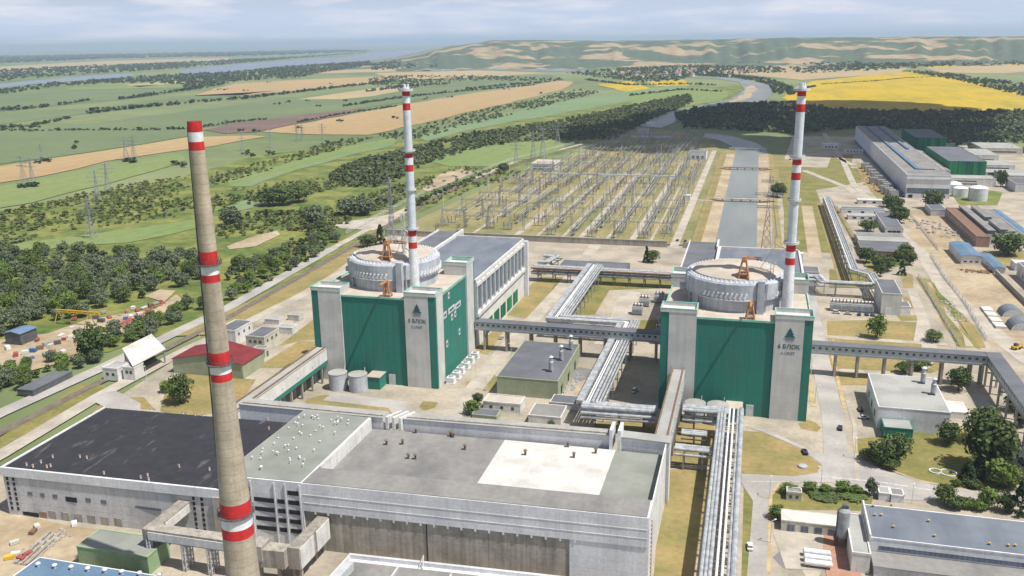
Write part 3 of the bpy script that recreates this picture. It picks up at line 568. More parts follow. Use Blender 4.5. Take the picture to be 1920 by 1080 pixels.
# ================================================================ generic building
def bld(label, cat, a0, a1, b0, b1, h, wm, rm, roof='flat', wins=(), name='building', group=None, z0=0, doors=(), par=.5):
    t = thing(name, label, cat, (a0, b0, z0), group)
    def P(nm, f, m, par_=t): mb = MB(); f(mb); return link(nm, mb, m, par_, (a0, b0, 0))
    if roof == 'flat':
        w = P('wall', lambda b: b.box(a0, a1, b0, b1, 0, h), wm)
        def rf(b): b.box(a0 + .3, a1 - .3, b0 + .3, b1 - .3, h, h + .08)
        rr = P('roof', rf, rm)
        def pp(b):
            for q in ((a0 - .12, a1 + .12, b0 - .12, b0 + .3), (a0 - .12, a1 + .12, b1 - .3, b1 + .12), (a0 - .12, a0 + .3, b0 + .3, b1 - .3), (a1 - .3, a1 + .12, b0 + .3, b1 - .3)): b.box(*q, h - .25, h + par)
        P('parapet', pp, wm, rr)
    else:
        ax = roof[-1]; rise = (b1 - b0 if ax == 'x' else a1 - a0) * (.10 if 'low' in roof else .18); m = (b0 + b1) / 2 if ax == 'x' else (a0 + a1) / 2
        def wl(b):
            if ax == 'x': sec = [(b0, 0), (b1, 0), (b1, h), (m, h + rise), (b0, h)]; ends = (a0, a1); mk = lambda e, s: (e, s[0], s[1])
            else: sec = [(a0, 0), (a1, 0), (a1, h), (m, h + rise), (a0, h)]; ends = (b1, b0); mk = lambda e, s: (s[0], e, s[1])
            k = len(b.v); b.v += [mk(ends[0], s) for s in sec] + [mk(ends[1], s) for s in sec]
            b.f += [tuple(range(k + 4, k - 1, -1)), tuple(range(k + 5, k + 10))] + [(k + i, k + (i + 1) % 5, k + 5 + (i + 1) % 5, k + 5 + i) for i in range(5)]; b.m += [0] * 7
        P('wall', wl, wm)
        def rf(b):
            o = .5
            for s in (-1, 1):
                e = ((b0 - o) if s < 0 else (b1 + o)) if ax == 'x' else ((a0 - o) if s < 0 else (a1 + o)); ze = h - rise * o / (abs(e - m) - o) + .05
                if ax == 'x': q = [(a0 - o, e, ze), (a1 + o, e, ze), (a1 + o, m, h + rise + .05), (a0 - o, m, h + rise + .05)]
                else: q = [(e, b0 - o, ze), (e, b1 + o, ze), (m, b1 + o, h + rise + .05), (m, b0 - o, h + rise + .05)]
                b.face(q); b.face([(x, y, z + .2) for x, y, z in q][::-1])
                for i in range(4): j = (i + 1) % 4; b.face([q[i], q[j], (q[j][0], q[j][1], q[j][2] + .2), (q[i][0], q[i][1], q[i][2] + .2)])
        P('roof', rf, rm)
    for (side, n, w, zb, zt, *rest) in wins:
        lo, hi = ((a0, a1) if side in 'fb' else (b0, b1)); mar = rest[0] if rest else 1.0; m = rest[1] if len(rest) > 1 else 'glass'
        for i in range(n):
            c = lo + mar + (hi - lo - 2 * mar) * (i + .5) / n
            box = dict(f=(c - w / 2, c + w / 2, b0 - .06, b0), b=(c - w / 2, c + w / 2, b1, b1 + .06), r=(a1, a1 + .06, c - w / 2, c + w / 2), l=(a0 - .06, a0, c - w / 2, c + w / 2))[side]
            P('window', lambda b: b.box(*box, zb, zt), m)
    for (side, c, w, zt, m) in doors:
        box = dict(f=(a0 + c - w / 2, a0 + c + w / 2, b0 - .08, b0), r=(a1, a1 + .08, b0 + c - w / 2, b0 + c + w / 2), l=(a0 - .08, a0, b0 + c - w / 2, b0 + c + w / 2))[side]
        P('door', lambda b: b.box(*box, 0, zt), m)
    return t, P
# ================================================================ machine halls in the foreground
t = thing('machine_hall', 'long machine hall with black bitumen roof, front left', 'machine hall', (-246, 227, 0))
def P(nm, f, m, par=None): mb = MB(); f(mb); return link(nm, mb, m, par or t)
blk = [(-246, 227), (-161.2, 230.3), (-161.2, 284.6), (-247, 281)]
P('wall', lambda b: b.prism(blk, 0, 17.8), 'panel'); rf = P('roof', lambda b: b.prism([(-245.6, 227.5), (-161.3, 230.8), (-161.3, 284.4), (-246.5, 280.6)], 17.8, 18.0), 'rblack')
def fascia(b): b.prism([(-246.4, 226.5), (-161.2, 229.8), (-161.2, 230.6), (-246.2, 227.3)], 15, 18.3); b.prism([(-246.5, 226.6), (-246, 227.3), (-247, 281.2), (-247.5, 281.2)], 15.2, 18.25)
P('parapet', fascia, 'panelb', rf)
for i, u in enumerate((-244.5, -242, -172.5, -169.5)):
    y = 227 + (u + 246) * .039
    for j in range(7): P('window', lambda b: b.box(u - .45, u + .45, y - .12, y + .1, 2 + j * 1.9, 3.2 + j * 1.9), 'dark')
for u0, u1, z0, z1, m in ((-222, -217.5, 7.6, 9.4, 'dark'), (-240.5, -234, .3, 1.7, 'dark'), (-233.5, -230.5, .2, 2.4, 'brick'), (-198, -185, 8.0, 8.9, 'bluewin'), (-237, -235.2, 8.4, 9.8, 'bluewin'), (-232, -230.2, 8.4, 9.8, 'bluewin'), (-227, -225.2, 8.4, 9.8, 'bluewin'), (-214, -212, 8.4, 9.8, 'bluewin'), (-208, -206, 8.3, 9.7, 'bluewin')):
    y = 227 + ((u0 + u1) / 2 + 246) * .039; P('window', lambda b: b.box(u0, u1, y - .14, y + .12, z0, z1), m)
for k in range(6): u = -228.5 + k * 5.2; y = 227 + (u + 246) * .039; P('bricked_opening', lambda b: b.box(u - 1.6, u + 1.6, y - .1, y + .1, .3, 3.2), 'oldc')
def edge(b): b.prism([(-165, 229.2), (-161.3, 229.4), (-161.3, 229.9), (-165, 229.8)], 0, 15.6)
P('brick_pier', edge, 'oldc')
HB = t
t = thing('office_block', 'grey green roofed block full of vents between the black roof and the main hall', 'building', (-161, 229.6, 0))
gb_ = [(-161, 229.7), (-133.0, 230.9), (-132.6, 283.6), (-159.9, 284.6)]
P('wall', lambda b: b.prism(gb_, 0, 23.8), 'panelb'); P('roof', lambda b: b.prism([(-160.6, 230.2), (-133.4, 231.4), (-133, 283.2), (-159.6, 284.2)], 23.8, 24.0), 'rgreen')
for r_ in range(5):
    for (u0, u1) in ((-155.5, -151.2), (-150, -143), (-141.8, -139.3), (-138, -134)):
        z = 19.2 - r_ * 3.4; y = 229.7 + ((u0 + u1) / 2 + 161) * .043
        if r_ == 0 and u0 in (-150, -141.8): continue
        P('window', lambda b: b.box(u0, u1, y - .16, y + .14, z, z + 1.5), 'dark')
def piers(b):
    for u in (-156.4, -150.6, -142.4, -138.6, -133.6): y = 229.7 + (u + 161) * .043; b.box(u - .25, u + .25, y - .5, y - .17, 0, 23.2)
P('pier', piers, 'panelb')
rr = random.Random(5)
vp = [(-157 + rr.random() * 20, 240 + rr.random() * 40) for _ in range(48)]
OB = t
t = thing('main_hall', 'wide grey machine hall with a white roof patch and weathered concrete front, centre foreground', 'machine hall', (-133, 231, 0))
low = [(-132.9, 243.5), (-24, 246), (-24, 287), (-132.6, 283.5)]
P('wall', lambda b: b.prism([(-132.9, 231.55), (-47, 234.7), (-47, 240), (-24, 240.9), (-24, 287), (-132.6, 283.5)], 0, 18.8), 'oldc')
rf = P('roof', lambda b: b.prism([(-132.5, 243), (-81.3, 244.4), (-81.3, 286.2), (-132.4, 284.4)], 18.8, 19.0), 'rgrey')
P('roof_membrane', lambda b: b.prism([(-81.3, 244.4), (-41.5, 245.5), (-41.2, 287), (-81.3, 286.2)], 18.8, 19.1), 'rwhite', rf); P('roof_membrane', lambda b: b.prism([(-41.2, 245.5), (-24.3, 246), (-24.3, 287), (-41, 287)], 18.8, 19.02), 'rgreen', rf)
def fas(b): b.prism([(-132.9, 231), (-23.9, 235), (-24, 245.8), (-132.4, 242)], 14, 23.7); b.prism([(-132.8, 230.9), (-24, 234.9), (-24, 235), (-132.8, 231)], 19.6, 19.9); b.prism([(-132.8, 230.9), (-24, 234.9), (-24, 235), (-132.8, 231)], 16.8, 17.0)
up_ = P('overhang', fas, 'panelb')
P('overhang_roof', lambda b: b.prism([(-132.7, 231.3), (-24.2, 235.3), (-24.3, 245.5), (-132.3, 241.7)], 23.7, 23.95), 'rgrey', up_)
for k in range(20): u = -129 + k * 4.4; y = 231 + (u + 132.9) * .0367; P('bracket', lambda b: b.box(u - .3, u + .3, y, y + .5, 13.1, 14), 'panelb')
P('white_bay', lambda b: b.prism([(-47, 234.4), (-24, 235.3), (-24, 240.9), (-47, 240.0)], 0, 14), 'panelb')
P('side_wall', lambda b: b.prism([(-24, 235.6), (-23.6, 235.6), (-23.6, 286.8), (-24, 286.8)], 0, 23.4), 'white')
def screen(b):
    for k in range(26): b.box(-23.6, -23.3, 241.5 + (k % 2) * .8, 243 + (k % 2) * .8, .5 + k * .72, 1.0 + k * .72)
P('pierced_screen', screen, 'oldc')
P('sunlit_strip', lambda b: b.prism([(-132.55, 243), (-132.2, 243), (-131.9, 283.4), (-132.25, 283.4)], 19.0, 23.9), 'white')
P('joint', lambda b: b.prism([(-92.2, 232.9), (-91.9, 232.9), (-91.9, 233.2), (-92.2, 233.2)], 0, 14), 'dark')
MH = t
t = thing('deaerator_block', 'narrow blue grey block closing the back of the machine halls', 'building', (-188, 284.6, 0))
P('wall', lambda b: (b.prism([(-188, 284.7), (-128, 285.2), (-128, 291), (-188, 290.5)], 0, 23.3), b.prism([(-120, 286), (-43.5, 289.2), (-43.5, 294), (-120, 291.5)], 0, 23.3), b.prism([(-39.5, 288.8), (-22.6, 287.8), (-22.6, 293), (-39.5, 294)], 0, 23.3)), 'panelb')
P('roof', lambda b: (b.prism([(-188.3, 284.4), (-128, 284.9), (-128, 291.2), (-188.3, 290.8)], 23.3, 23.6), b.prism([(-120.2, 285.7), (-43.3, 288.9), (-43.3, 294.2), (-120.2, 291.8)], 23.3, 23.6), b.prism([(-39.7, 288.5), (-22.4, 287.5), (-22.4, 293.2), (-39.7, 294.2)], 23.3, 23.6)), 'rpale')
P('roof_kerb', lambda b: (b.prism([(-187, 285.6), (-128.5, 286.1), (-128.5, 286.8), (-187, 286.4)], 23.6, 24.1), b.prism([(-119, 286.8), (-44, 290), (-44, 290.8), (-119, 287.5)], 23.6, 24.1)), 'oldc')
for k in range(3): P('ramp', lambda b: b.prism([(-127 + k * 2.6, 285), (-126 + k * 2.6, 285), (-122.8 + k * 2.6, 292), (-123.8 + k * 2.6, 292)], 19, 24.1), 'white')
P('pylon_wall', lambda b: (b.box(-43.5, -42.4, 287, 294.5, 19, 26.5), b.box(-40.6, -39.5, 287, 294.5, 19, 26.5)), 'panelb')
# small things on the roofs
pv_ = thing('roof_vent', 'small white mushroom vent on the grey green roof beside the black one', 'roof vent', (0, 0, 0), 'white vents on the grey green roof')
mb = MB(); mb.cyl(0, 0, 0, 1.0, .28, n=8); link('duct', mb, 'pale', pv_, (0, 0, 0)); mb = MB(); mb.lathe(0, 0, [(.3, .95), (.55, 1.0), (.5, 1.3), (.15, 1.5)], 8); link('hood', mb, 'wpaint', pv_, (0, 0, 0))
pv_.location = (-150, 236, 24)
for u, v in vp: dup(pv_, (u, v, 24), scale=(.62, .62, rr.uniform(.4, 1.1)))
px_b = [(50, 873), (62, 876), (77, 868), (88, 877), (99, 858), (95, 875), (150, 858), (163, 860), (195, 889), (264, 897), (277, 893), (279, 901), (336, 876), (393, 882), (283, 770), (291, 771), (343, 776), (352, 777), (366, 779), (378, 775), (380, 780), (502, 788), (504, 805)]
bv = None
for p in px_b:
    q = (*G(*p, 18.0), 18.0)
    if bv is None:
        bv = thing('roof_vent', 'orange capped vent stub on the black roof', 'roof vent', q, 'orange and white vents on the black roof')
        mb = MB(); mb.cyl(0, 0, 0, .8, .3, n=8); link('duct', mb, 'wpaint', bv, (0, 0, 0)); mb = MB(); mb.lathe(0, 0, [(.34, .8), (.42, .9), (.15, 1.2)], 8); link('hood', mb, 'terra', bv, (0, 0, 0))
    else: dup(bv, q)
gv = None
for i, (px, py, z) in enumerate(((766, 860, 19), (779, 861, 19), (872, 843, 19), (725, 834, 19), (755, 833, 19), (985, 853, 19.1), (1076, 858, 19.1), (1117, 850, 19.1), (1065, 838, 19.1), (980, 812, 19), (845, 818, 19), (850, 820, 19), (780, 812, 19))):
    q = (*G(px, py, z), z)
    if gv is None:
        gv = thing('roof_vent', 'dark vent pipe standing on the grey and white hall roof', 'roof vent', q, 'dark vent pipes on the main hall roof')
        mb = MB(); mb.cyl(0, 0, 0, 1.7, .4, n=8); link('duct', mb, 'dsteel', gv, (0, 0, 0)); mb = MB(); mb.lathe(0, 0, [(.6, 1.6), (.75, 1.75), (.2, 2.2)], 8); link('hood', mb, 'brown', gv, (0, 0, 0))
    else: dup(gv, q)
# low building in front of the main hall
t = thing('annex', 'low flat roofed annex with dark parapet trench before the main hall front', 'building', (-117, 170, 0))
P('wall', lambda b: b.prism([(-118, 170), (-30, 172), (-30, 229.5), (-114.6, 225)], 0, 3.6), 'panelb'); rf = P('roof', lambda b: b.prism([(-117, 170.5), (-30.5, 172.5), (-30.5, 227), (-114, 222.5)], 3.6, 3.75), 'rgrey')
P('parapet', lambda b: (b.prism([(-114.8, 224.2), (-30, 228.6), (-30, 229.6), (-115, 225.2)], 3.6, 4.9), b.prism([(-118, 170), (-117.2, 170), (-114, 224), (-114.8, 224)], 3.6, 4.9)), 'panelb', rf)
def skl(b):
    for k in range(4): u = -98 + k * 17; b.box(u, u + .5, 205, 223, 3.75, 4.3)
P('roof_rib', skl, 'pale', rf); P('ladder_hoop', lambda b: (b.bar((-91.5, 223.5, 3.7), (-90.6, 226, 7.2), .25), b.bar((-90, 223.5, 3.7), (-90.6, 226, 7.2), .25)), 'pale', rf)
P('skylight', lambda b: (b.box(-75, -72.5, 214.5, 217, 3.75, 5.2), b.box(-59, -57.5, 214, 215.5, 3.75, 4.9)), 'brick', rf)
# left foreground
bld('mint green walled box building with flat grey roof under the concrete duct', 'building', -199.4, -173.6, 206, 216.6, 6.4, 'mint', 'rgreen', par=.25)
t, P2 = bld('blue roofed hall at the lower left corner of the picture', 'hall', -206, -146, 160, 197.8, 6.6, 'panelb', 'rblu', par=.1)
tv = None
for i, px in enumerate((72, 103, 134, 165, 197, 229, 262, 300)):
    q = (*G(px, 1062 + (px - 72) * .09, 6.7), 6.7)
    if tv is None:
        tv = thing('roof_vent', 'white turbine vent on the blue sheet roof', 'roof vent', q, 'turbine vents on the blue roof'); mb = MB(); mb.cyl(0, 0, 0, .7, .45, n=10); link('duct', mb, 'pale', tv, (0, 0, 0)); mb = MB(); mb.lathe(0, 0, [(.5, .6), (.75, .9), (.7, 1.2), (.2, 1.5)], 10); link('hood', mb, 'wpaint', tv, (0, 0, 0))
    else: dup(tv, q)
# flue ducts on trestles
t = thing('flue_duct', 'weathered concrete flue duct on lattice legs left of the tall chimney', 'duct', (-178, 212, 0))
P('duct', lambda b: (b.box(-178, -138.5, 210.5, 214.5, 9.2, 13), b.box(-177.9, -173.6, 214.6, 229.4, 9.3, 12.9), b.box(-139.5, -135.5, 209, 214.4, 8.6, 13.6)), 'oldc')
P('side_panel', lambda b: (b.box(-176, -140, 210.3, 210.5, 9.6, 12.2), b.box(-173.6, -173.4, 216, 228.5, 9.6, 12.4)), 'white'); P('drop_duct', lambda b: b.prism([(-138.6, 205), (-134.6, 199), (-132, 201), (-135.6, 207), (-138, 209)], 6, 11.5), 'panelb')
for u in (-176.3, -164, -155, -144.5):
    P('trestle', lambda b: (b.truss((u, 211, 0), (u, 211, 9.2), 1.1, 6, .28), b.truss((u, 214, 0), (u, 214, 9.2), 1.1, 6, .28)), 'pale')
t = thing('flue_duct', 'short concrete flue duct linking the tall chimney with the main hall front', 'duct', (-128, 215, 0))
P('duct', lambda b: (b.prism([(-128.6, 212), (-124.8, 212), (-124.4, 231), (-128.2, 231)], 5.5, 12.8), b.prism([(-140, 209), (-128.7, 210), (-128.7, 214.5), (-140, 214)], 6.5, 12.4)), 'oldc')
P('side_panel', lambda b: (b.prism([(-124.75, 212.4), (-124.5, 212.4), (-124.3, 220.6), (-124.55, 220.6)], 5.6, 12.5), b.prism([(-124.5, 222.4), (-124.25, 222.4), (-124.1, 230.8), (-124.35, 230.8)], 5.6, 12.5)), 'white')
for u, v in ((-138, 210.5), (-132, 211), (-128, 213), (-128, 226), (-126, 213)): P('leg', lambda b: b.box(u, u + 1, v, v + 1, 0, 6.5), 'oldc')
t = thing('conveyor_gallery', 'flat grey roofed gallery with pipes beside the chimney foot', 'gallery', (-134, 200, 0))
P('gallery', lambda b: (b.prism([(-127.5, 199.5), (-112, 202), (-112.3, 205.2), (-127.8, 202.7)], 6.6, 8.6), b.prism([(-112.6, 203), (-109.8, 203.4), (-108.6, 215), (-111.4, 215)], 6.2, 8.8)), 'gal')
P('fan_house', lambda b: (b.box(-128.5, -124, 193, 199, 0, 6.2), b.cyl(-122, 196.5, 0, 4.5, 1.8), b.tube((-121, 197, 4), (-113, 199, 4), .8), b.box(-119, -113.5, 194, 199, 0, 3.6)), 'panelb')
for u, v in ((-126, 201), (-120, 202), (-113.5, 203.5), (-110, 214), (-110.5, 208)): P('leg', lambda b: b.bar((u, v, 0), (u, v, 6.5), .5), 'pale')
# ================================================================ galleries between the blocks
def P3(t):
    def f(nm, fn, m, par=None): mb = MB(); fn(mb); return link(nm, mb, m, par or t)
    return f
def gallery(label, a0, a1, b0, b1, z0, z1, along, step, legs, wall='gal', group=None):
    t = thing('elevated_gallery', label, 'gallery', (a0, b0, 0), group); P = P3(t)
    P('wall', lambda b: b.box(a0, a1, b0, b1, z0, z1), wall)
    P('roof', lambda b: b.box(a0 - (along == 'y') * .4, a1 + (along == 'y') * .4, b0 - (along == 'x') * .4, b1 + (along == 'x') * .4, z1, z1 + .35), 'rdark' if wall == 'gal' else 'rpale')
    L = (a1 - a0) if along == 'x' else (b1 - b0); n = int(L / step); faces = [-1, 1]
    for s in faces:
        def wn(b):
            for i in range(n):
                c = (i + .5) * L / n
                if along == 'x': y = (b0 - .08, b0) if s < 0 else (b1, b1 + .08); b.box(a0 + c - .6, a0 + c + .6, *y, z0 + 1.5, z0 + 2.6)
                else: x = (a0 - .08, a0) if s < 0 else (a1, a1 + .08); b.box(*x, b0 + c - .6, b0 + c + .6, z0 + 1.5, z0 + 2.6)
        if s < 0 or along == 'y': P('window_row', wn, 'glass')
    P('girder', lambda b: b.box(a0 - .15, a1 + .15, b0 - .15, b1 + .15, z0 - .9, z0), 'steel')
    for c in legs:
        if along == 'x': P('leg', lambda b: (b.box(a0 + c - .5, a0 + c + .5, b0 + .3, b0 + 1.2, 0, z0 - .9), b.box(a0 + c - .5, a0 + c + .5, b1 - 1.2, b1 - .3, 0, z0 - .9), b.box(a0 + c - .3, a0 + c + .3, b0 + 1.2, b1 - 1.2, z0 * .55, z0 * .55 + .6)), 'oldc')
        else: P('leg', lambda b: (b.box(a0 + .2, a0 + 1, b0 + c - .5, b0 + c + .5, 0, z0 - .9), b.box(a1 - 1, a1 - .2, b0 + c - .5, b0 + c + .5, 0, z0 - .9), b.box(a0 + 1, a1 - 1, b0 + c - .3, b0 + c + .3, z0 * .55, z0 * .55 + .6)), 'oldc')
    return t
gallery('grey gallery on concrete legs linking the two reactor buildings', -137.4, -35.4, 429.5, 435.5, 12, 15.4, 'x', 2.9, (5, 17, 30, 43, 56, 69, 82, 95))
gallery('grey gallery on legs running right from the right reactor building', 28.2, 108.5, 429.5, 435.5, 12, 15.4, 'x', 2.9, (15, 25, 37, 49, 62, 74, 79))
gallery('grey gallery on legs turning towards the viewer at the right picture edge', 108.7, 114.7, 330, 436, 12, 15.4, 'y', 2.9, (8, 22, 36, 50, 64, 78, 92, 102))
def bridge(label, a0, a1, z1, wm, strip_m):
    t = thing('covered_bridge', label, 'bridge', (a0, 291, 0)); P = P3(t); z0 = z1 - 6
    P('wall', lambda b: b.box(a0, a1, 291.3, 371.7, z0, z1), wm); rf = P('roof', lambda b: b.box(a0 - .2, a1 + .2, 291.3, 371.7, z1, z1 + .2), 'rpale')
    P('roof_rail', lambda b: b.box(a0 - .2, a0 + .3, 291.4, 371.6, z1 + .2, z1 + .8), 'brown', rf); P('roof_rail', lambda b: b.box(a1 - 1, a1 - .5, 291.4, 371.6, z1 + .2, z1 + .8), 'brown', rf)
    P('sill_strip', lambda b: (b.box(a0, a1 + .05, 291.3, 371.7, z0 - 2, z0)), strip_m)
    for k in range(5): v = 300 + k * 14; P('vent', lambda b: b.box(a1, a1 + .3, v, v + .7, z0 + 1.6, z0 + 2.6), 'pale')
    for k in range(8): v = 296 + k * 10; P('leg', lambda b: (b.box(a0 + .3, a0 + 1.2, v, v + .9, 0, z0 - 2), b.box(a1 - 1.2, a1 - .3, v, v + .9, 0, z0 - 2)), 'oldc')
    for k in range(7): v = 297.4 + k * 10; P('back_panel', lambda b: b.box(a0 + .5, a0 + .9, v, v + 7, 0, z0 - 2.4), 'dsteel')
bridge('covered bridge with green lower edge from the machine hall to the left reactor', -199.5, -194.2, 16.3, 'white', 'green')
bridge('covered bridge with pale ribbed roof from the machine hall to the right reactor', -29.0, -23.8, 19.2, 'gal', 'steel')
# ================================================================ pipe racks
def rack(label, pts, z, pipes, w, step, m='silver', cat='pipe rack', box=None, trestle='steel', tray=True, name='pipe_rack'):
    t = thing(name, label, cat, (*pts[0], 0)); P = P3(t); V = [Vector((x, y, 0)) for x, y in pts]
    def off(o):
        out = []
        for i, c in enumerate(V):
            d0 = (V[i] - V[i - 1]).normalized() if i else None; d1 = (V[i + 1] - V[i]).normalized() if i < len(V) - 1 else None
            n0 = Vector((d0.y, -d0.x, 0)) if d0 else None; n1 = Vector((d1.y, -d1.x, 0)) if d1 else None
            if n0 is None: n = n1
            elif n1 is None: n = n0
            else: n = (n0 + n1); n = n / max(.3, n.dot(n0))
            out.append(c + n * o)
        return out
    for o, dz, r, mm in pipes: P('pipe', lambda b: b.path([(q.x, q.y, z + dz) for q in off(o)], r, 10), mm or m)
    if box:
        o, hw, z0, z1 = box; a, c = off(o - hw), off(o + hw)
        P('duct', lambda b: [b.prism([(a[i].x, a[i].y), (c[i].x, c[i].y), (c[i + 1].x, c[i + 1].y), (a[i + 1].x, a[i + 1].y)], z + z0, z + z1) for i in range(len(V) - 1)], 'silver')
    for s in (-1, 1): P('beam', lambda b: [b.bar((p.x, p.y, z - 1.6), (q.x, q.y, z - 1.6), .45) for p, q in zip(off(s * w / 2), off(s * w / 2)[1:])], trestle)
    L = 0
    for p, q in zip(V, V[1:]):
        d = q - p; n = max(1, int(d.length / step)); dn = d.normalized(); nr = Vector((dn.y, -dn.x, 0))
        for i in range(n):
            c = p + d * ((i + .5) / n); a, e = c - nr * w / 2, c + nr * w / 2
            def tr(b):
                for g in (a, e): b.bar((g.x, g.y, 0), (g.x, g.y, z - .6), .5)
                for zz in (z - 1.1, z * .45): b.bar((a.x, a.y, zz), (e.x, e.y, zz), .4)
                b.bar((a.x, a.y, z * .45), (e.x, e.y, z - 1.1), .25)
            P('trestle', tr, trestle)
        if tray:
            def tx(b):
                k = max(1, int(d.length / 4))
                for i in range(k + 1): c = p + d * (i / k); a, e = c - nr * w / 2, c + nr * w / 2; b.bar((a.x, a.y, z - .1), (e.x, e.y, z - .1), .28)
            P('crossbeam', tx, 'brown')
    return t
bund = [(-1.6, .3, .35, 'wpaint'), (-.6, .3, .35, 'wpaint'), (1.0, .6, .7, None), (2.6, .5, .6, None), (4.0, .4, .5, None), (4.9, -.6, .45, None)]
rack('long pipe rack with a flat silver duct running beside the right reactor towards the viewer', [(-61, 346), (-60, 462), (-99.5, 462), (-99.5, 584)], 10.5, bund, 9.5, 12, box=(-4.3, 1.5, -.6, 1.2))
rack('dark broad pipe bridge in front of the covered bridge', [(-64, 345), (-33, 346.5)], 9.6, [(-2, .7, 1.0, None), (0, .9, .9, None), (2.2, .7, 1.0, None), (3.6, -1.4, .7, None), (3.6, -3.2, .7, None)], 7, 9, box=(-.2, 2.8, -1.5, -.2), trestle='dsteel', tray=False)
rack('tall pipe rack with white and silver pipes along the right of the main hall', [(-3.4, 352), (-3.4, 170)], 11, [(-4.3, .6, .9, None), (-2.9, .2, .5, None), (-1.2, .3, .42, 'wpaint'), (.4, .3, .42, 'wpaint'), (2.2, .6, .6, None), (3.4, .5, .55, None), (4.6, .4, .6, None), (-4.3, -2.8, .7, None), (3.8, -2.8, .6, None)], 9.6, 9)
rack('short pipe bridge at the head of the tall pipe rack before the right reactor tanks', [(-22.5, 349), (-4, 349.5)], 10.5, [(-2.2, .7, .9, None), (0, .9, .8, None), (2.2, .7, .9, None), (3.2, -3.2, .7, None), (-1, -3.4, .7, None)], 7, 8, trestle='dsteel', tray=False)
rack('low grey pipe bridge from the main hall side wall to the tall rack', [(-23, 318), (-9, 318)], 7.5, [(-1.5, .5, .7, None), (0, .5, .6, None), (1.5, .5, .7, None), (2.4, -1.4, .5, None)], 5, 7, trestle='steel')
rack('low dark pipe bridge beside the covered bridge', [(-22, 337), (-12, 337)], 5.5, [(-1.5, .5, .6, None), (.2, .5, .6, None), (1.6, .4, .6, None)], 4.5, 6, trestle='dsteel')
rack('long lattice pipe rack running away to the right of the canal', [(69.5, 905), (68.5, 614), (78, 602), (79, 577), (46, 577), (44, 590), (30, 590)], 8.5, [(-2, .6, .7, None), (-.5, .5, .5, None), (1, .6, .7, None), (2.4, .5, .5, 'wpaint')], 6, 14)
rack('wide dark pipe bridge crossing behind the two reactors', [(-142, 576), (-101, 576), (-40, 576), (-30, 574)], 8.6, [(-3.2, .8, .9, None), (-1.4, .8, .7, None), (.4, .8, .7, 'brown'), (2.2, .8, .8, None), (3.6, .8, .6, 'brown'), (-3.2, -2.4, .8, None), (0, -2.6, .8, None), (3.2, -2.4, .8, None)], 9, 10, trestle='dsteel')
rack('silver pipe loop between the left turbine hall and the low flat roof', [(-142, 592), (-136, 592), (-132, 612), (-142, 612)], 8, [(-1.6, .8, .9, None), (.6, .8, .9, None)], 5, 9, trestle='dsteel', tray=False)
# cluttered transformer compounds: three step-up sets left of the right turbine hall
tf = thing('transformer', 'grey transformer with cooling fins and porcelain bushings', 'transformer', (0, 0, 0), 'transformers beside the right reactor')
mb = MB(); mb.box(-3, 3, -2, 2, .4, 4.6); mb.box(-3.4, 3.4, -2.4, 2.4, 0, .4); link('tank', mb, 'steel', tf, (0, 0, 0))
mb = MB(); [mb.box(-2.8 + i * .7, -2.5 + i * .7, s, s + .9, .8, 4) for i in range(9) for s in (-2.9, 2.0)]; link('cooling_fin', mb, 'pale', tf, (0, 0, 0))
mb = MB(); [mb.lathe(x, 0, [(.45, 4.6), (.3, 5.6), (.4, 5.8), (.2, 7.2)], 8) for x in (-2, 0, 2)]; link('bushing', mb, 'brown', tf, (0, 0, 0)); mb = MB(); mb.tube((-3, 1.2, 5.6), (3, 1.2, 5.6), .6, 10); link('conservator', mb, 'wpaint', tf, (0, 0, 0))
first = True
for u, v in ((-44, 462), (-44, 474), (-44, 486), (-44, 500), (-44, 514), (-45, 528), (-52, 540), (-60, 530), (-62, 512), (-210, 470), (-212, 486), (-214, 500), (52, 545), (58, 545), (64, 545), (70, 545)):
    if first: tf.location = (u, v, .1); first = False
    else:
        g = (u < -100) and ('transformers behind the left reactor', 'transformer in the yard behind the left reactor building') or (u > 0 and ('transformers before the pipe rack', 'transformer in a row before the pipe rack near the parked cars') or None)
        dup(tf, (u, v, .1), label=g[1] if g else None, group=g[0] if g else None)
tf['label'] = 'transformer in the compound left of the right reactor building'
for o in [o for o in S.objects if o.get('group') == 'transformers beside the right reactor']: o['label'] = tf['label']
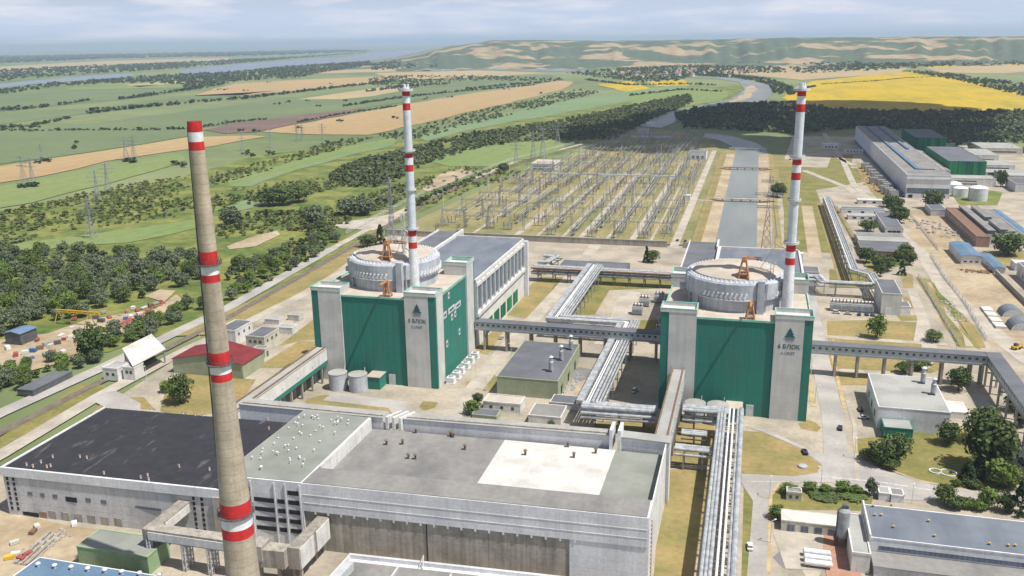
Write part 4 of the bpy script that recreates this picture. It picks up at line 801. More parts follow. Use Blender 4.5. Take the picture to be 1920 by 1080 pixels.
# ================================================================ turbine halls behind the reactors
def thall(label, du, sign):
    t = thing('turbine_hall', label, 'turbine hall', (du, 433, 0)); P = P3(t); a0, a1 = du, du + 45
    P('wall', lambda b: b.box(a0, a1, 433, 535, 0, 36.4), 'white'); rf = P('roof', lambda b: b.box(a0 + .5, a1 - .5, 433.5, 534.5, 36.4, 36.7), 'rblue')
    P('parapet', lambda b: (b.box(a0 - 1.2, a0 + .5, 433, 535.4, 36.4, 38.3), b.box(a1 - .6, a1 + .3, 433, 535.4, 35.6, 37.6), b.box(a0 + .5, a1 - .6, 534.6, 535.5, 36.4, 38.2)), 'white', rf)
    for k in range(12):
        v = 434.5 + k * 8.4; P('glazing', lambda b: b.box(a1, a1 + .12, v + .6, v + 7.8, 20.5, 33.5), 'bluewin')
    for k in range(13): v = 433.2 + k * 8.4; P('pilaster', lambda b: b.box(a1 + .12, a1 + .9, v, v + 1, 18, 35.4), 'pale')
    P('cornice', lambda b: (b.box(a1, a1 + 1.3, 433, 535, 17, 19), b.box(a1, a1 + 1.0, 433, 535, 33.6, 35.4)), 'white')
    for k in range(5): v = 452 + k * 14; P('door', lambda b: b.box(a1, a1 + .15, v, v + 11, 1.5, 9.5), 'gclad')
    P('end_pier', lambda b: b.box(a1, a1 + 2.6, 535.2, 538, 0, 36), 'panelb')
    P('side_aisle', lambda b: b.box(a0 - 19, a0 - 1.2, 462, 556, 0, 35.8), 'panel'); P('side_roof', lambda b: b.box(a0 - 18.6, a0 - 1.3, 462.4, 555.6, 35.8, 36.0), 'rdark', rf); P('side_parapet', lambda b: (b.box(a0 - 2.2, a0 - 1.2, 535.5, 556, 36, 38), b.box(a0 - 19.2, a0 - 18.6, 462, 556, 36, 37)), 'white', rf)
thall('long turbine hall with blue grey roof and glazed right side behind the left reactor', -182.5, 1)
thall('turbine hall with grey roof half hidden behind the right reactor', -16.5, 1)
# ================================================================ buildings of the plant
def vents2(label, pts, z):
    f = None
    for (u, v) in pts:
        if f is None:
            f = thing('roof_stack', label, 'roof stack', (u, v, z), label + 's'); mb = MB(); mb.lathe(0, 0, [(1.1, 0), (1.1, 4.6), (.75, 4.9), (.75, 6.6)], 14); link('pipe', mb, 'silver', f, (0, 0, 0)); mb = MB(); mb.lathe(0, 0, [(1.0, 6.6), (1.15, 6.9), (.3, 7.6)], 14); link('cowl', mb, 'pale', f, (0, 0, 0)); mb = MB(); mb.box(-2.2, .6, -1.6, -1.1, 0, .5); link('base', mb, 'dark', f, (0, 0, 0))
        else: dup(f, (u, v, z))
bld('grey roofed diesel building with sage green walls between the two reactors', 'building', -109, -80.2, 372, 424, 9, 'sage', 'rdark', wins=(('r', 3, 2.2, 2, 4.5, 3),), doors=(('r', 8, 3, 4, 'dark'), ('r', 24, 3, 4, 'dark'), ('r', 40, 3, 4, 'dark')), par=.15)
vents2('silver stack on the diesel building between the reactors', [(-86, 384), (-84.5, 400), (-83, 416)], 9.1)
bld('long sage green building with pale roof, right of the right reactor', 'building', 55.6, 83, 371.5, 411, 9.8, 'panelb', 'rpale', wins=(('l', 3, 2.4, 2, 5, 4, 'dark'),), par=.15)
vents2('silver stack on the pale roofed building at right', [(77.5, 404), (79.5, 391)], 9.9)
bld('small green annex at the front of the pale roofed building', 'annex', 57, 68, 362, 371.3, 5, 'green', 'rpale', par=.1)
bld('flat white shelter beside the pale roofed building at right', 'shelter', 85, 94, 390, 402, 3, 'white', 'rwhite', par=.1)
def pxb(label, cat, fl, fr, depth, h, wm, rm, **k):      # footprint from its front base corners
    a, b = G(*fl), G(*fr); return bld(label, cat, a[0], b[0], (a[1] + b[1]) / 2, (a[1] + b[1]) / 2 + depth, h, wm, rm, **k)
pxb('small white building with beige flat roof before the diesel building', 'building', (907, 768), (975, 776), 9, 4, 'white', 'beige', wins=(('f', 3, 1.4, 1.2, 2.6),))
pxb('dark roofed low shed beside a tree before the diesel building', 'shed', (884, 788), (932, 790), 7, 2.6, 'sage', 'rdark', par=.1)
pxb('pale shed with grey roof under the pipe bridge', 'shed', (990, 795), (1052, 798), 13, 4, 'white', 'rgrey', par=.1)
pxb('low grey roofed shed behind the pale shed by the pipe rack', 'shed', (1030, 768), (1100, 770), 9, 3.2, 'panel', 'rdark', par=.1)
pxb('red roofed hall with sage green walls beside the concrete chimney', 'hall', (328, 698), (455, 712), 20, 7.5, 'sage', 'rred', roof='gablex_low')
pxb('white office with dark roof and windows behind the red roofed hall', 'office', (455, 662), (505, 655), 16, 8, 'cream', 'rdark', wins=(('r', 3, 1.8, 4.6, 6.2), ('f', 3, 1.8, 4.6, 6.2)))
pxb('white office with dark roof left of the other offices, behind the chimney', 'office', (400, 650), (452, 642), 18, 8, 'white', 'rdark', wins=(('r', 3, 1.6, 4.6, 6.2),))
pxb('small porch building in front of the white office', 'porch', (470, 672), (502, 668), 5, 4.4, 'cream', 'rgrey', doors=(('r', 2.5, 2, 3, 'green'),))
pxb('white container shaped hut left of the left reactor', 'hut', (520, 625), (548, 628), 6, 4, 'panelb', 'rpale', par=.1)
pxb('low grey equipment hut behind the white hut', 'hut', (495, 608), (525, 608), 6, 3, 'panel', 'rpale', par=.1)
pxb('cream hut nearest the left reactor wall', 'hut', (540, 600), (560, 602), 6, 3.4, 'cream', 'rpale', par=.1)
bld('grey concrete tower block with blank front at the pipe rack corner', 'building', 76.8, 87.6, 541.5, 575, 12.9, 'grey', 'rdark', doors=(('f', 4, 3.6, 4.4, 'panelb'),), par=.15)
pxb('small grey shed with lean roof beside the grey tower block', 'shed', (1686, 590), (1706, 590), 11, 5, 'panelb', 'rdark', par=.05)
bld('low flat roofed building with pale edge in front of the switchyard', 'building', -127, -80, 592, 612, 6, 'dsteel', 'rdark', par=.2)
bld('grey roofed pump house behind the right reactor', 'building', 27, 46, 607, 622, 7, 'panel', 'rdark', wins=(('f', 4, 2, 2, 4, 1.5, 'dark'),))
bld('low grey building at the rear of the right turbine hall', 'building', 24, 44, 594, 603, 4.6, 'panelb', 'rpale')
# tanks and boxes at the reactor feet
tk = thing('storage_tank', 'squat round storage tank at the foot of the left reactor, left one', 'tank', (-181.3, 362.6, 0), None)
mb = MB(); mb.lathe(0, 0, [(4.4, 0), (4.4, 8.0)], 32); link('shell', mb, 'drum', tk, (0, 0, 0)); mb = MB(); mb.lathe(0, 0, [(4.55, 8.0), (4.55, 8.2), (.3, 8.9)], 32); link('tank_roof', mb, 'rpale', tk, (0, 0, 0)); mb = MB(); mb.bar((2.5, 2.6, 8.3), (2.5, 2.6, 10.5), .25); link('vent', mb, 'wpaint', tk, (0, 0, 0))
tk.location = (-184.6, 362.6, 0)
dup(tk, (-174.4, 362.8, 0), label='squat round storage tank at the foot of the left reactor, right one'); dup(tk, (-18.4, 363, 0), label='squat round storage tank behind the pipe bridge, nearer the covered bridge'); dup(tk, (-9, 363.2, 0), label='squat round storage tank behind the pipe bridge, nearer the green annex')
# white units along the sunlit right wall of the left reactor
f = None
for u, v in ((-134.5, 381), (-134, 388), (-134.2, 395), (-133.8, 402), (-134, 410), (-133.5, 417)):
    if f is None:
        f = thing('cooling_unit', 'white cooling unit along the right wall of the left reactor', 'cooling unit', (u, v, 0), 'cooling units at the left reactor wall'); mb = MB(); mb.box(-1.8, 1.8, -1.8, 1.8, .4, 3.2); mb.box(-2, 2, -2, 2, 0, .4); link('case', mb, 'wpaint', f, (0, 0, 0)); mb = MB(); mb.cyl(0, 0, 3.2, 3.7, 1.2, n=12); link('fan', mb, 'steel', f, (0, 0, 0))
    else: dup(f, (u, v, 0), rz=.0)
# ================================================================ gate shed at the railway
t = thing('gate_shed', 'railway gate shed with large tilted white roof and open dark side', 'shed', (-303, 345, 0)); P = P3(t)
q = [G(229, 654, 9.6), G(284, 627, 9.6), G(311, 655, 7.4), G(249, 688, 7.4)]
def rf(b):
    z = (9.6, 9.6, 7.4, 7.4); b.face([(x, y, zz) for (x, y), zz in zip(q, z)][::-1]); b.face([(x, y, zz + .35) for (x, y), zz in zip(q, z)])
    for i in range(4): j = (i + 1) % 4; b.face([(*q[i], z[i]), (*q[j], z[j]), (*q[j], z[j] + .35), (*q[i], z[i] + .35)])
P('roof', rf, 'rwhite')
ins = lambda k, f: tuple(q[k][i] * (1 - f) + sum(p[i] for p in q) / 4 * f for i in (0, 1))
for k in range(4): P('post', lambda b: b.bar((*ins(k, .1), 0), (*ins(k, .1), (9.5, 9.5, 7.3, 7.3)[k]), .6), 'steel')
P('back_wall', lambda b: b.prism([ins(0, .12), ins(1, .12), ins(1, .15), ins(0, .15)], 0, 9), 'panelb'); P('end_wall', lambda b: b.prism([ins(0, .1), ins(3, .1), ins(3, .14), ins(0, .14)], 2.5, 7.2), 'white')
pxb('white gate lodge left of the tilted roof shed', 'lodge', (195, 712), (222, 715), 9, 6.2, 'white', 'rpale', wins=(('f', 2, 1.5, 2.5, 4),)); pxb('second white lodge touching the tilted roof shed', 'lodge', (229, 714), (258, 712), 7, 6.5, 'white', 'rpale', wins=(('f', 2, 1.5, 3.4, 5),))
pxb('long dark sheet roof shelter beside the railway road at far left', 'shelter', (30, 742), (66, 742), 26, 3, 'dsteel', 'rdark', par=.05)
pxb('dark open shed with blue roof in the scrap yard', 'shed', (12, 645), (40, 648), 12, 6.5, 'dsteel', 'rblu', roof='gabley_low')
# ================================================================ right hand industrial area
LH, Pl = bld('very long grey hall with skylight ridges and blue strip along its shaded side', 'hall', 149.5, 190, 966, 1490, 22.6, 'panelb', 'rgrey', par=.6)
Pl('skylight', lambda b: (b.box(163, 167, 1010, 1480, 22.7, 24.2), b.box(163.2, 182, 1008, 1010, 22.7, 23.6)), 'rblu'); Pl('skylight', lambda b: b.box(180, 183, 1190, 1480, 22.7, 24.4), 'rblu')
Pl('window_band', lambda b: b.box(150.2, 189.4, 965.8, 966, 4.4, 10), 'bluewin'); Pl('lower_wall', lambda b: b.box(149.4, 190.1, 965.6, 965.98, 0, 4.3), 'white'); Pl('cornice', lambda b: b.box(149.2, 190.4, 965.4, 966, 18.6, 20), 'white'); Pl('door', lambda b: b.box(152, 156, 965.4, 965.6, 0, 3.4), 'dark')
Pl('blue_strip', lambda b: b.box(147.5, 149.4, 966, 1480, 2.0, 3.2), 'rblu')
bld('grey hall with tattered green front, beside the long hall', 'hall', 213, 252.5, 1108, 1255, 19.6, 'gclad', 'rdark', par=.3)
bld('dark green fronted hall farther back in shade', 'hall', 216, 256, 1361, 1490, 19.6, 'gclad', 'rdark', par=.3)
bld('low grey vaulted link between the long hall and the green hall', 'hall', 195, 211, 1080, 1270, 12, 'panel', 'rgrey', roof='gabley_low')
bld('low white office range in front of the green hall', 'office', 191, 251, 1052, 1075, 8.5, 'white', 'rpale', wins=(('f', 1, 24, 2, 3.2, 2), ('f', 1, 22, 5, 6.2, 34)))
for i, (a0, a1, b0, b1, h, m, rm, l) in enumerate(((262, 300, 1260, 1330, 9, 'white', 'rpale', 'pale flat building right of the green hall'), (258, 300, 1180, 1225, 7, 'white', 'rpale', 'white low block with dark doorway behind the palm green tree'), (266, 320, 1085, 1130, 8, 'cream', 'rpale', 'stepped pale building at the right edge beyond the tree'), (262, 330, 1020, 1060, 9, 'panel', 'rdark', 'grey L shaped building at the right edge'), (255, 290, 1130, 1160, 5, 'panel', 'rpale', 'flat grey store between pale buildings'), (300, 350, 1350, 1420, 8, 'cream', 'rpale', 'pale roofed block among the trees at the right edge'))):
    bld(l, 'building', a0, a1, b0, b1, h, m, rm, wins=(('f', 1, (a1 - a0) * .7, 2.5, 4, 2, 'dark'),), par=.3)
bld('white gatehouse with flat roof at the far end by the wood', 'building', 96, 118, 1378, 1396, 7, 'white', 'rwhite', wins=(('f', 4, 2.4, 2.4, 4.4, 2, 'dark'),)); bld('low white store on the far road', 'building', 122, 146, 1330, 1342, 5, 'white', 'rpale', wins=(('f', 5, 1.6, 2, 3.6, 1.5, 'dark'),))
bld('small white pump hut beside the canal', 'hut', 48, 58, 1245, 1258, 6, 'white', 'rwhite', par=.2)
def tank(label, u, v, r, h, dome):
    t = thing('round_tank', label, 'tank', (u, v, 0)); mb = MB(); mb.lathe(u, v, [(r, 0), (r, h)], 32); link('shell', mb, 'pale', t)
    mb = MB(); mb.lathe(u, v, [(r + .15, h), (r * .7, h + dome * .6), (r * .2, h + dome)], 32); link('tank_roof', mb, 'wpaint', t)
    mb = MB(); mb.bar((u - r - .3, v - 1, 0), (u - r - .3, v - 1, h + .5), .4); link('ladder', mb, 'steel', t)
tank('low grey round tank left of the white one, before the long hall', 203.5, 985, 7, 8.5, 1.5); tank('tall white round tank before the white office range', 215, 962, 8.5, 12.5, 2.2); tank('white conical roof tank behind the grey one', 203, 1012, 7, 8, 3)
bld('brick red workshop with dark roof and long monitor roofs', 'workshop', 168.5, 178, 742, 866, 8, 'brick', 'brown', wins=(('l', 14, 4, 2.5, 5.5, 2, 'bluewin'),))
bld('grey roofed workshop bay with raised skylights right of the brick one', 'workshop', 178.2, 205, 752, 868, 7.4, 'panel', 'rgrey', wins=(('f', 3, 5, 1.5, 4, 2, 'dark'),))
for a, b0, b1, l in ((179, 754, 866, 'long grey skylight monitor on the workshop, left one'), (189, 812, 866, 'far grey skylight monitor on the workshop'), (189, 760, 800, 'near short grey skylight monitor on the workshop')):
    t = thing('roof_monitor', l, 'skylight', (a, b0, 7.4)); mb = MB(); mb.box(a, a + 5, b0, b1, 7.5, 10.6); link('frame', mb, 'bluewin', t); mb = MB(); mb.box(a - .3, a + 5.3, b0 - .3, b1 + .3, 10.6, 11); link('roof', mb, 'rgrey', t)
bld('narrow pale shed with blue roof at the right of the workshop', 'shed', 208, 215, 770, 880, 5, 'white', 'rblu', roof='gabley_low')
bld('small dark roofed store left of the brick workshop', 'shed', 157, 170, 868, 900, 6, 'panel', 'rdark', par=.1)
bld('white sheet metal shed with pale blue gable roof on bare earth', 'shed', 146.5, 159.5, 681, 726, 6, 'panelb', 'rblu', roof='gabley_low', wins=(('f', 3, 2, 1.6, 2.6, 1, 'dark'),))
bld('small gable shed with blue roof right of the white metal shed', 'shed', 162.5, 169.5, 657, 700, 4, 'panel', 'rblu', roof='gabley_low'); bld('pale blue building cut by the right picture edge', 'building', 176, 205, 600, 655, 9, 'white', 'rblue', wins=(('l', 6, 3, 2, 5, 2, 'bluewin'),)); bld('little white kiosk behind the building at the right edge', 'kiosk', 178, 188, 668, 680, 5, 'white', 'rwhite')
for a0, a1, b0, b1, h, w, r_, l in ((84, 108, 836, 848, 4, 'white', 'rpale', 'white hut with one dark window behind the poplars'), (108, 122, 780, 850, 5, 'panel', 'rdark', 'long grey roofed store beside the poplars'), (82, 118, 745, 758, 5, 'panel', 'rgrey', 'grey roofed shed, first behind the trees'), (82, 118, 726, 743, 5, 'sage', 'rpale', 'low shed with pale green roof between grey roofs'), (81, 118, 690, 724, 5, 'brick', 'rdark', 'dark grey roofed store with brick front'), (80, 118, 865, 875, 5, 'panelb', 'rblue', 'long blue grey roofed shed before the lawn'), (100, 130, 920, 930, 4, 'white', 'rwhite', 'white canopy roof before the long hall')):
    bld(l, 'shed', a0, a1, b0, b1, h, w, r_, wins=(('f', 3, 3, 1.2, 2.8, 2, 'dark'),), par=.1)
f = None
for (px, py) in ((1622, 316), (1628, 322), (1634, 328), (1640, 334), (1646, 340), (1638, 344), (1652, 348), (1660, 352), (1658, 360), (1666, 364), (1664, 356), (1674, 368)):
    q = (*G(px, py), .05)
    if f is None:
        f = thing('panel_rack', 'pale grey upright panel rack in the row along the long hall', 'panel rack', q, 'panel racks along the long hall'); mb = MB(); [mb.box(-4 + k * 1.4, -3.2 + k * 1.4, -5, 5, .4, 6.5) for k in range(6)]; mb.box(-4.3, 4.8, -5.1, -4.9, .4, 6.8); mb.box(-4.3, 4.8, 4.9, 5.1, .4, 6.8); link('panel', mb, 'rpale', f, (0, 0, 0)); mb = MB(); mb.box(-4.6, 5, -5.4, 5.4, 0, .4); link('base', mb, 'brown', f, (0, 0, 0))
    else: dup(f, q)
RB = random.Random(17)
def heap(label, pts, w, n, m, rmax):
    a, b = G(*pts[0]), G(*pts[1]); mb = MB()
    for _ in range(n):
        f_ = RB.random(); x, y = a[0] + (b[0] - a[0]) * f_ + RB.uniform(-w, w), a[1] + (b[1] - a[1]) * f_ + RB.uniform(-w, w); r = RB.uniform(.4, rmax)
        mb.lathe(x, y, [(r, -.1), (r * RB.uniform(.7, .95), r * .5), (r * .2, r * RB.uniform(.6, 1.0))], RB.choice((4, 5, 6)))
    tag(link('rubble', mb, m), label, None, None, 'stuff')
heap('scattered grey rubble on the fenced bare plot before the brick workshop', [(1722, 412), (1780, 445)], 12, 90, 'oldc', 2.2); heap('brown rubble strip before the white metal shed', [(1808, 508), (1862, 512)], 4, 60, 'brown', 1.6); heap('pale rubble beside the wide dirt road', [(1770, 560), (1800, 600)], 4, 40, 'oldc', 1.2); heap('low spoil heap left of the long hall', [(1608, 318), (1640, 360)], 5, 50, 'terra', 2.0)
heap('scattered blocks on the bare ground below the canal bridge', [(1560, 400), (1580, 470)], 2, 24, 'oldc', 1.0); heap('broken slabs along the foot of the left reactor right wall', [(838, 700), (880, 670)], 3, 40, 'rpale', 1.0); heap('mixed scrap beside the diesel building', [(1065, 735), (1090, 700)], 2.5, 34, 'steel', .9); heap('scrap and pallets in the works yard at lower left', [(60, 1030), (130, 1000)], 4, 50, 'oldc', 1.0)
def fence(label, pts, h=2.4, step=9):
    W_ = [Vector((*G(*p), 0)) for p in pts]; t = thing('fence', label, 'fence', tuple(W_[0])); mb = MB(); k2 = []
    for a, b in zip(W_, W_[1:]):
        n = max(1, int((b - a).length / step)); k2 += [a.lerp(b, i / n) for i in range(n)]
        for z in (.5, h * .55, h): mb.bar((a.x, a.y, z), (b.x, b.y, z), .16)
    link('rail', mb, 'steel', t)
    for p in k2[:60]: mb = MB(); mb.bar((p.x, p.y, 0), (p.x, p.y, h + .2), .22); link('post', mb, 'oldc', t)
fence('grey fence along the wide dirt road beside the bare yard', [(1745, 480), (1770, 520), (1810, 570), (1850, 640)]); fence('fence around the bare plot before the brick workshop', [(1700, 395), (1760, 470)]); fence('fence along the right canal bank', [(1458, 445), (1452, 385), (1450, 330)], 2.4, 14); fence('long fence beside the lattice pipe rack', [(1556, 372), (1612, 470)], 2.4, 12); fence('fence along the ditch before the right gallery', [(1722, 520), (1800, 650)])
# half round shelters
for c, l in ((G(1895, 590), 'half round grey shelter on the bare yard, rear one'), (G(1912, 615), 'half round grey shelter on the bare yard, front one')):
    t = thing('arched_shelter', l, 'shelter', (*c, 0)); mb = MB(); n = 10
    for i in range(n):
        a0, a1 = math.pi * i / n, math.pi * (i + 1) / n
        mb.face([(c[0] + 6 * math.cos(a0), c[1] - 6, 5 * math.sin(a0)), (c[0] + 6 * math.cos(a0), c[1] + 6, 5 * math.sin(a0)), (c[0] + 6 * math.cos(a1), c[1] + 6, 5 * math.sin(a1)), (c[0] + 6 * math.cos(a1), c[1] - 6, 5 * math.sin(a1))][::-1])
    link('vault', mb, 'rblue', t); mb = MB()
    for y in (-6, 6): mb.face([(c[0] + 5.9 * math.cos(math.pi * i / n), c[1] + y, 4.9 * math.sin(math.pi * i / n)) for i in range(n + 1)])
    link('end_wall', mb, 'pale', t)
# stack of white slabs on the yard
t = thing('slab_stack', 'long stack of pale concrete slabs on the bare yard', 'slabs', (*G(1865, 612), 0)); mb = MB(); a, b = G(1838, 578), G(1868, 618); d = Vector((b[0] - a[0], b[1] - a[1], 0))
for i in range(12): p = Vector((*a, 0)) + d * (i / 12); mb.box(p.x, p.x + 5.5, p.y - 1.9, p.y + 1.4, 0, 1.0 + (i % 3) * .25)
link('slab', mb, 'rwhite', t)
t = thing('perimeter_wall', 'long grey concrete wall edging the bare yard at right', 'wall', (160, 470, 0)); mb = MB(); mb.box(163, 163.5, 470, 655, 0, 3.2); link('panel', mb, 'oldc', t); mb = MB(); mb.box(162.8, 163.7, 470, 655, 3.2, 3.5); link('coping', mb, 'rpale', t)
t = thing('perimeter_wall', 'pinkish concrete wall between the plant and the switchyard', 'wall', (-178, 690, 0)); mb = MB(); mb.box(-300, -62, 694, 694.6, 0, 4.6); mb.box(-50, -30, 694, 694.6, 0, 4.6); link('panel', mb, 'oldc', t); mb = MB(); mb.box(-300, -62, 693.8, 694.8, 4.6, 5); link('coping', mb, 'rpale', t)
# ================================================================ lower right hall, silo, sheds, hut
BR, Pb = bld('long hall with blue grey roof and window band in the lower right corner', 'hall', 41.5, 150, 266.5, 287.5, 8.2, 'panelb', 'rblue', par=.25)
Pb('window_band', lambda b: b.box(44, 149, 266.38, 266.5, 4.4, 5.8), 'bluewin'); Pb('lean_to', lambda b: b.box(42, 150, 258, 266.3, 0, 3.6), 'panelb'); Pb('lean_to_roof', lambda b: b.box(41.6, 150, 257.6, 266.3, 3.6, 3.8), 'rgrey'); Pb('gable_wall', lambda b: b.box(41.0, 41.5, 266, 288, 0, 9.6), 'white')
bld('low machine house with pipes in the lower right corner', 'building', 44, 150, 236, 252, 4, 'panel', 'rpale', par=.2); bld('white stair block with dark roof between the silo and the long hall', 'building', 35.5, 40.8, 259, 283, 6.5, 'white', 'rpale', par=.5)
bld('long white garage with four dark gates beside the lawn', 'garage', 15.5, 34.5, 279, 286.5, 3.8, 'cream', 'rwhite', wins=(('f', 4, 2.4, .1, 2.5, 1, 'bluewin'),), par=.15)
pxb('small white and green kiosk on the lawn', 'kiosk', (1474, 938), (1502, 940), 3.5, 3, 'cream', 'rgrey', wins=(('f', 2, 1, 1, 2, .4),)); pxb('grey roofed hut at the corner of the long hall, left', 'hut', (1647, 938), (1668, 940), 5, 3, 'panelb', 'rpale', par=.1); pxb('grey roofed hut at the corner of the long hall, right', 'hut', (1670, 942), (1694, 944), 5, 3, 'panelb', 'rgrey', par=.1)
t = thing('silo', 'tall dark steel silo on a braced stand by the white garage', 'silo', (34, 274, 0)); P = P3(t)
P('vessel', lambda b: b.lathe(34, 274, [(.5, 2.0), (1.9, 3.6), (1.9, 12.4), (1.2, 13.2), (.3, 13.4)], 24), 'steel'); P('stand', lambda b: [b.bar((34 + 1.9 * math.cos(a), 274 + 1.9 * math.sin(a), 0), (34 + 1.8 * math.cos(a), 274 + 1.8 * math.sin(a), 4.4), .3) for a in (.8, 2.35, 3.9, 5.5)], 'dsteel'); P('head', lambda b: (b.box(33.3, 34.7, 273.3, 274.7, 13.3, 14.6), b.cyl(35, 274, 13, 14.2, .35)), 'dsteel'); P('ladder', lambda b: b.bar((32, 273.4, 0), (32, 273.4, 13), .3), 'dsteel')
f = None
for k, v in enumerate((262, 265.2, 259)):
    if f is None:
        f = thing('horizontal_tank', 'long white horizontal tank on saddles in the terracotta yard', 'tank', (26, v, 0), 'white tanks in the terracotta yard'); mb = MB(); mb.lathe(0, 0, [(.4, -4.2), (1.0, -3.9), (1.0, 3.9), (.4, 4.2)], 16); mb.v = [(z, y, x + 1.6) for x, y, z in mb.v]; mb.f = [q[::-1] for q in mb.f]; link('vessel', mb, 'wpaint', f, (0, 0, 0)); mb = MB(); [mb.box(x, x + .5, -.9, .9, 0, 1.0) for x in (-3, 2.5)]; link('saddle', mb, 'brown', f, (0, 0, 0))
    else: dup(f, (26, v, 0))
f = None
for (px, py) in ((1652, 967), (1675, 989), (1741, 978), (1752, 1006), (1855, 1021), (1890, 1024), (1903, 1024), (1637, 950), (1640, 967), (1671, 948)):
    q = (*G(px, py, 8.4), 8.3)
    if f is None:
        f = thing('roof_vent', 'small yellow topped blue vent on the blue grey hall roof', 'roof vent', q, 'vents on the lower right hall roof'); mb = MB(); mb.cyl(0, 0, 0, .6, .28, n=8); link('duct', mb, 'blue', f, (0, 0, 0)); mb = MB(); mb.lathe(0, 0, [(.3, .6), (.42, .75), (.1, 1.0)], 8); link('hood', mb, 'yelp', f, (0, 0, 0))
    else: dup(f, q)
t = thing('flower_bed', 'white edged rounded flower bed on the park lawn', 'flower bed', (*G(1770, 887), 0)); c = G(1770, 887); mb = MB(); mb.lathe(c[0] - 3, c[1] + .4, [(2.2, .06), (2.2, .5), (1.8, .5), (1.8, .1)], 20, cap=False); mb.lathe(c[0] + 1.5, c[1], [(3, .06), (3, .5), (2.6, .5), (2.6, .1)], 24, cap=False); link('border', mb, 'wpaint', t)
t = thing('basin', 'round grey cover on the dry lawn by the road fork', 'basin', (*G(1505, 876), 0)); c = G(1505, 876); mb = MB(); mb.lathe(c[0], c[1], [(1.7, 0), (1.7, .7), (1.4, .9), (.1, 1.1)], 20); link('cover', mb, 'drum', t)
# ================================================================ canal bridges
for v, l, h in ((913, 'low concrete bridge across the canal, nearest', 3.2), (1143, 'reddish weir bridge across the canal, middle', 3.0), (1350, 'dark footbridge across the canal, farthest', 3.0)):
    t = thing('canal_bridge', l, 'bridge', (-10, v, 0)); P = P3(t); P('deck', lambda b: b.box(-36, 18, v - 2.5, v + 2.5, h - .6, h), 'conc' if v < 1000 else ('brown' if v < 1300 else 'steel'))
    for k in range(5): u = -28 + k * 9; P('pier', lambda b: b.box(u - .7, u + .7, v - 2, v + 2, 0, h - .6), 'oldc')
    for y in (-2.4, 2.3): P('railing', lambda b: (b.box(-36, 18, v + y, v + y + .1, h + 1, h + 1.12), [b.box(-36 + i * 3, -35.9 + i * 3, v + y, v + y + .1, h, h + 1) for i in range(19)]), 'steel')
bld('grey control building on the intake at the head of the canal', 'building', -197, -178, 1560, 1576, 10, 'panel', 'rgrey', par=.2)
bld('long low intake dam building in cloud shade', 'building', -200, -130, 1500, 1512, 4, 'panelb', 'rblue', par=.2)
bld('blue grey switchyard relay house beside the canal', 'building', -84, -62, 1228, 1262, 9, 'panelb', 'rblue', wins=(('f', 3, 4, 2, 6, 2, 'bluewin'),)); bld('two storey white switchyard control building with flat pale roof', 'building', -272, -242, 1098, 1142, 8, 'white', 'beige', wins=(('f', 1, 24, 1.4, 2.8, 1, 'bluewin'), ('f', 1, 24, 4.8, 6.2, 1, 'bluewin'), ('r', 1, 40, 1.4, 2.8, 1, 'bluewin'), ('r', 1, 40, 4.8, 6.2, 1, 'bluewin')))
bld('small white relay kiosk beside the wide switchyard road', 'kiosk', -66, -60, 915, 924, 4, 'white', 'rwhite')
# ================================================================ switchyard and power lines
RS = random.Random(11)
gp = thing('gantry', 'grey lattice portal gantry in a row of the switchyard', 'gantry', (0, 0, 0), 'switchyard gantries')
for sx in (-10, 10):
    mb = MB(); mb.truss((sx, 0, 0), (sx, 0, 17), 1.3, 7, .16); mb.bar((sx, 0, 17), (sx, 0, 21), .2); link('leg', mb, 'steel', gp, (0, 0, 0))
mb = MB(); mb.truss((-10.6, 0, 16), (10.6, 0, 16), 1.2, 8, .16); link('beam', mb, 'steel', gp, (0, 0, 0))
mb = MB()
for x in (-6, 0, 6): mb.tube((x, 0, 15.4), (x, 0, 12.6), .16, 6)
link('insulator_string', mb, 'brown', gp, (0, 0, 0))
for x in (-6, 0, 6): mb = MB(); mb.path([(x, 0, 12.6), (x, 13, 11.4), (x, 27, 11.0), (x, 40, 11.4), (x, 53, 12.6)], .13, 4); link('conductor', mb, 'pale', gp, (0, 0, 0))
gs = [(u, v) for u in (-252, -231, -210, -178, -157, -120, -99, -72) for v in (735, 790, 845, 930, 985, 1040, 1095, 1150, 1205, 1260, 1320, 1380, 1440, 1500) if not (v > 1095 and u < -235) and not (v > 1260 and u < -215) and not (u == -72 and v > 1205)]
gp.location = (*gs[0], 0)
for u, v in gs[1:]: dup(gp, (u + RS.uniform(-1, 1), v, 0), scale=(1, 1, RS.choice((.7, .85, 1))))
eq = thing('breaker_set', 'three pole switchgear set on steel stands in the switchyard', 'switchgear', (0, 0, 0), 'switchgear sets of the switchyard')
mb = MB(); mb.box(-4.2, 4.2, -1.2, 1.2, 2.3, 2.5); [mb.bar((x, 0, 0), (x, 0, 2.4), .3) for x in (-3.6, 0, 3.6)]; link('stand', mb, 'steel', eq, (0, 0, 0))
for x in (-3.6, 0, 3.6): mb = MB(); mb.lathe(x, 0, [(.42, 2.5), (.25, 4.2), (.36, 4.4), (.22, 6.2)], 6); mb.tube((x, -2.2, 6.2), (x, 2.2, 6.2), .13, 6); link('insulator', mb, 'brown', eq, (0, 0, 0))
es = []
for u in (-263, -243, -222, -203, -182, -163, -143, -126, -106, -84, -68):
    for v in np.arange(722, 1300, 19):
        if RS.random() < .8 and not (v > 1160 and u < -230) and abs(v - 905) > 8: es.append((u + RS.uniform(-2, 2), v + RS.uniform(-5, 5)))
RS.shuffle(es); es = es[:240]; eq.location = (*es[0], 0)
for u, v in es[1:]: dup(eq, (u, v, 0), rz=RS.choice((0, 0, math.pi / 2)))
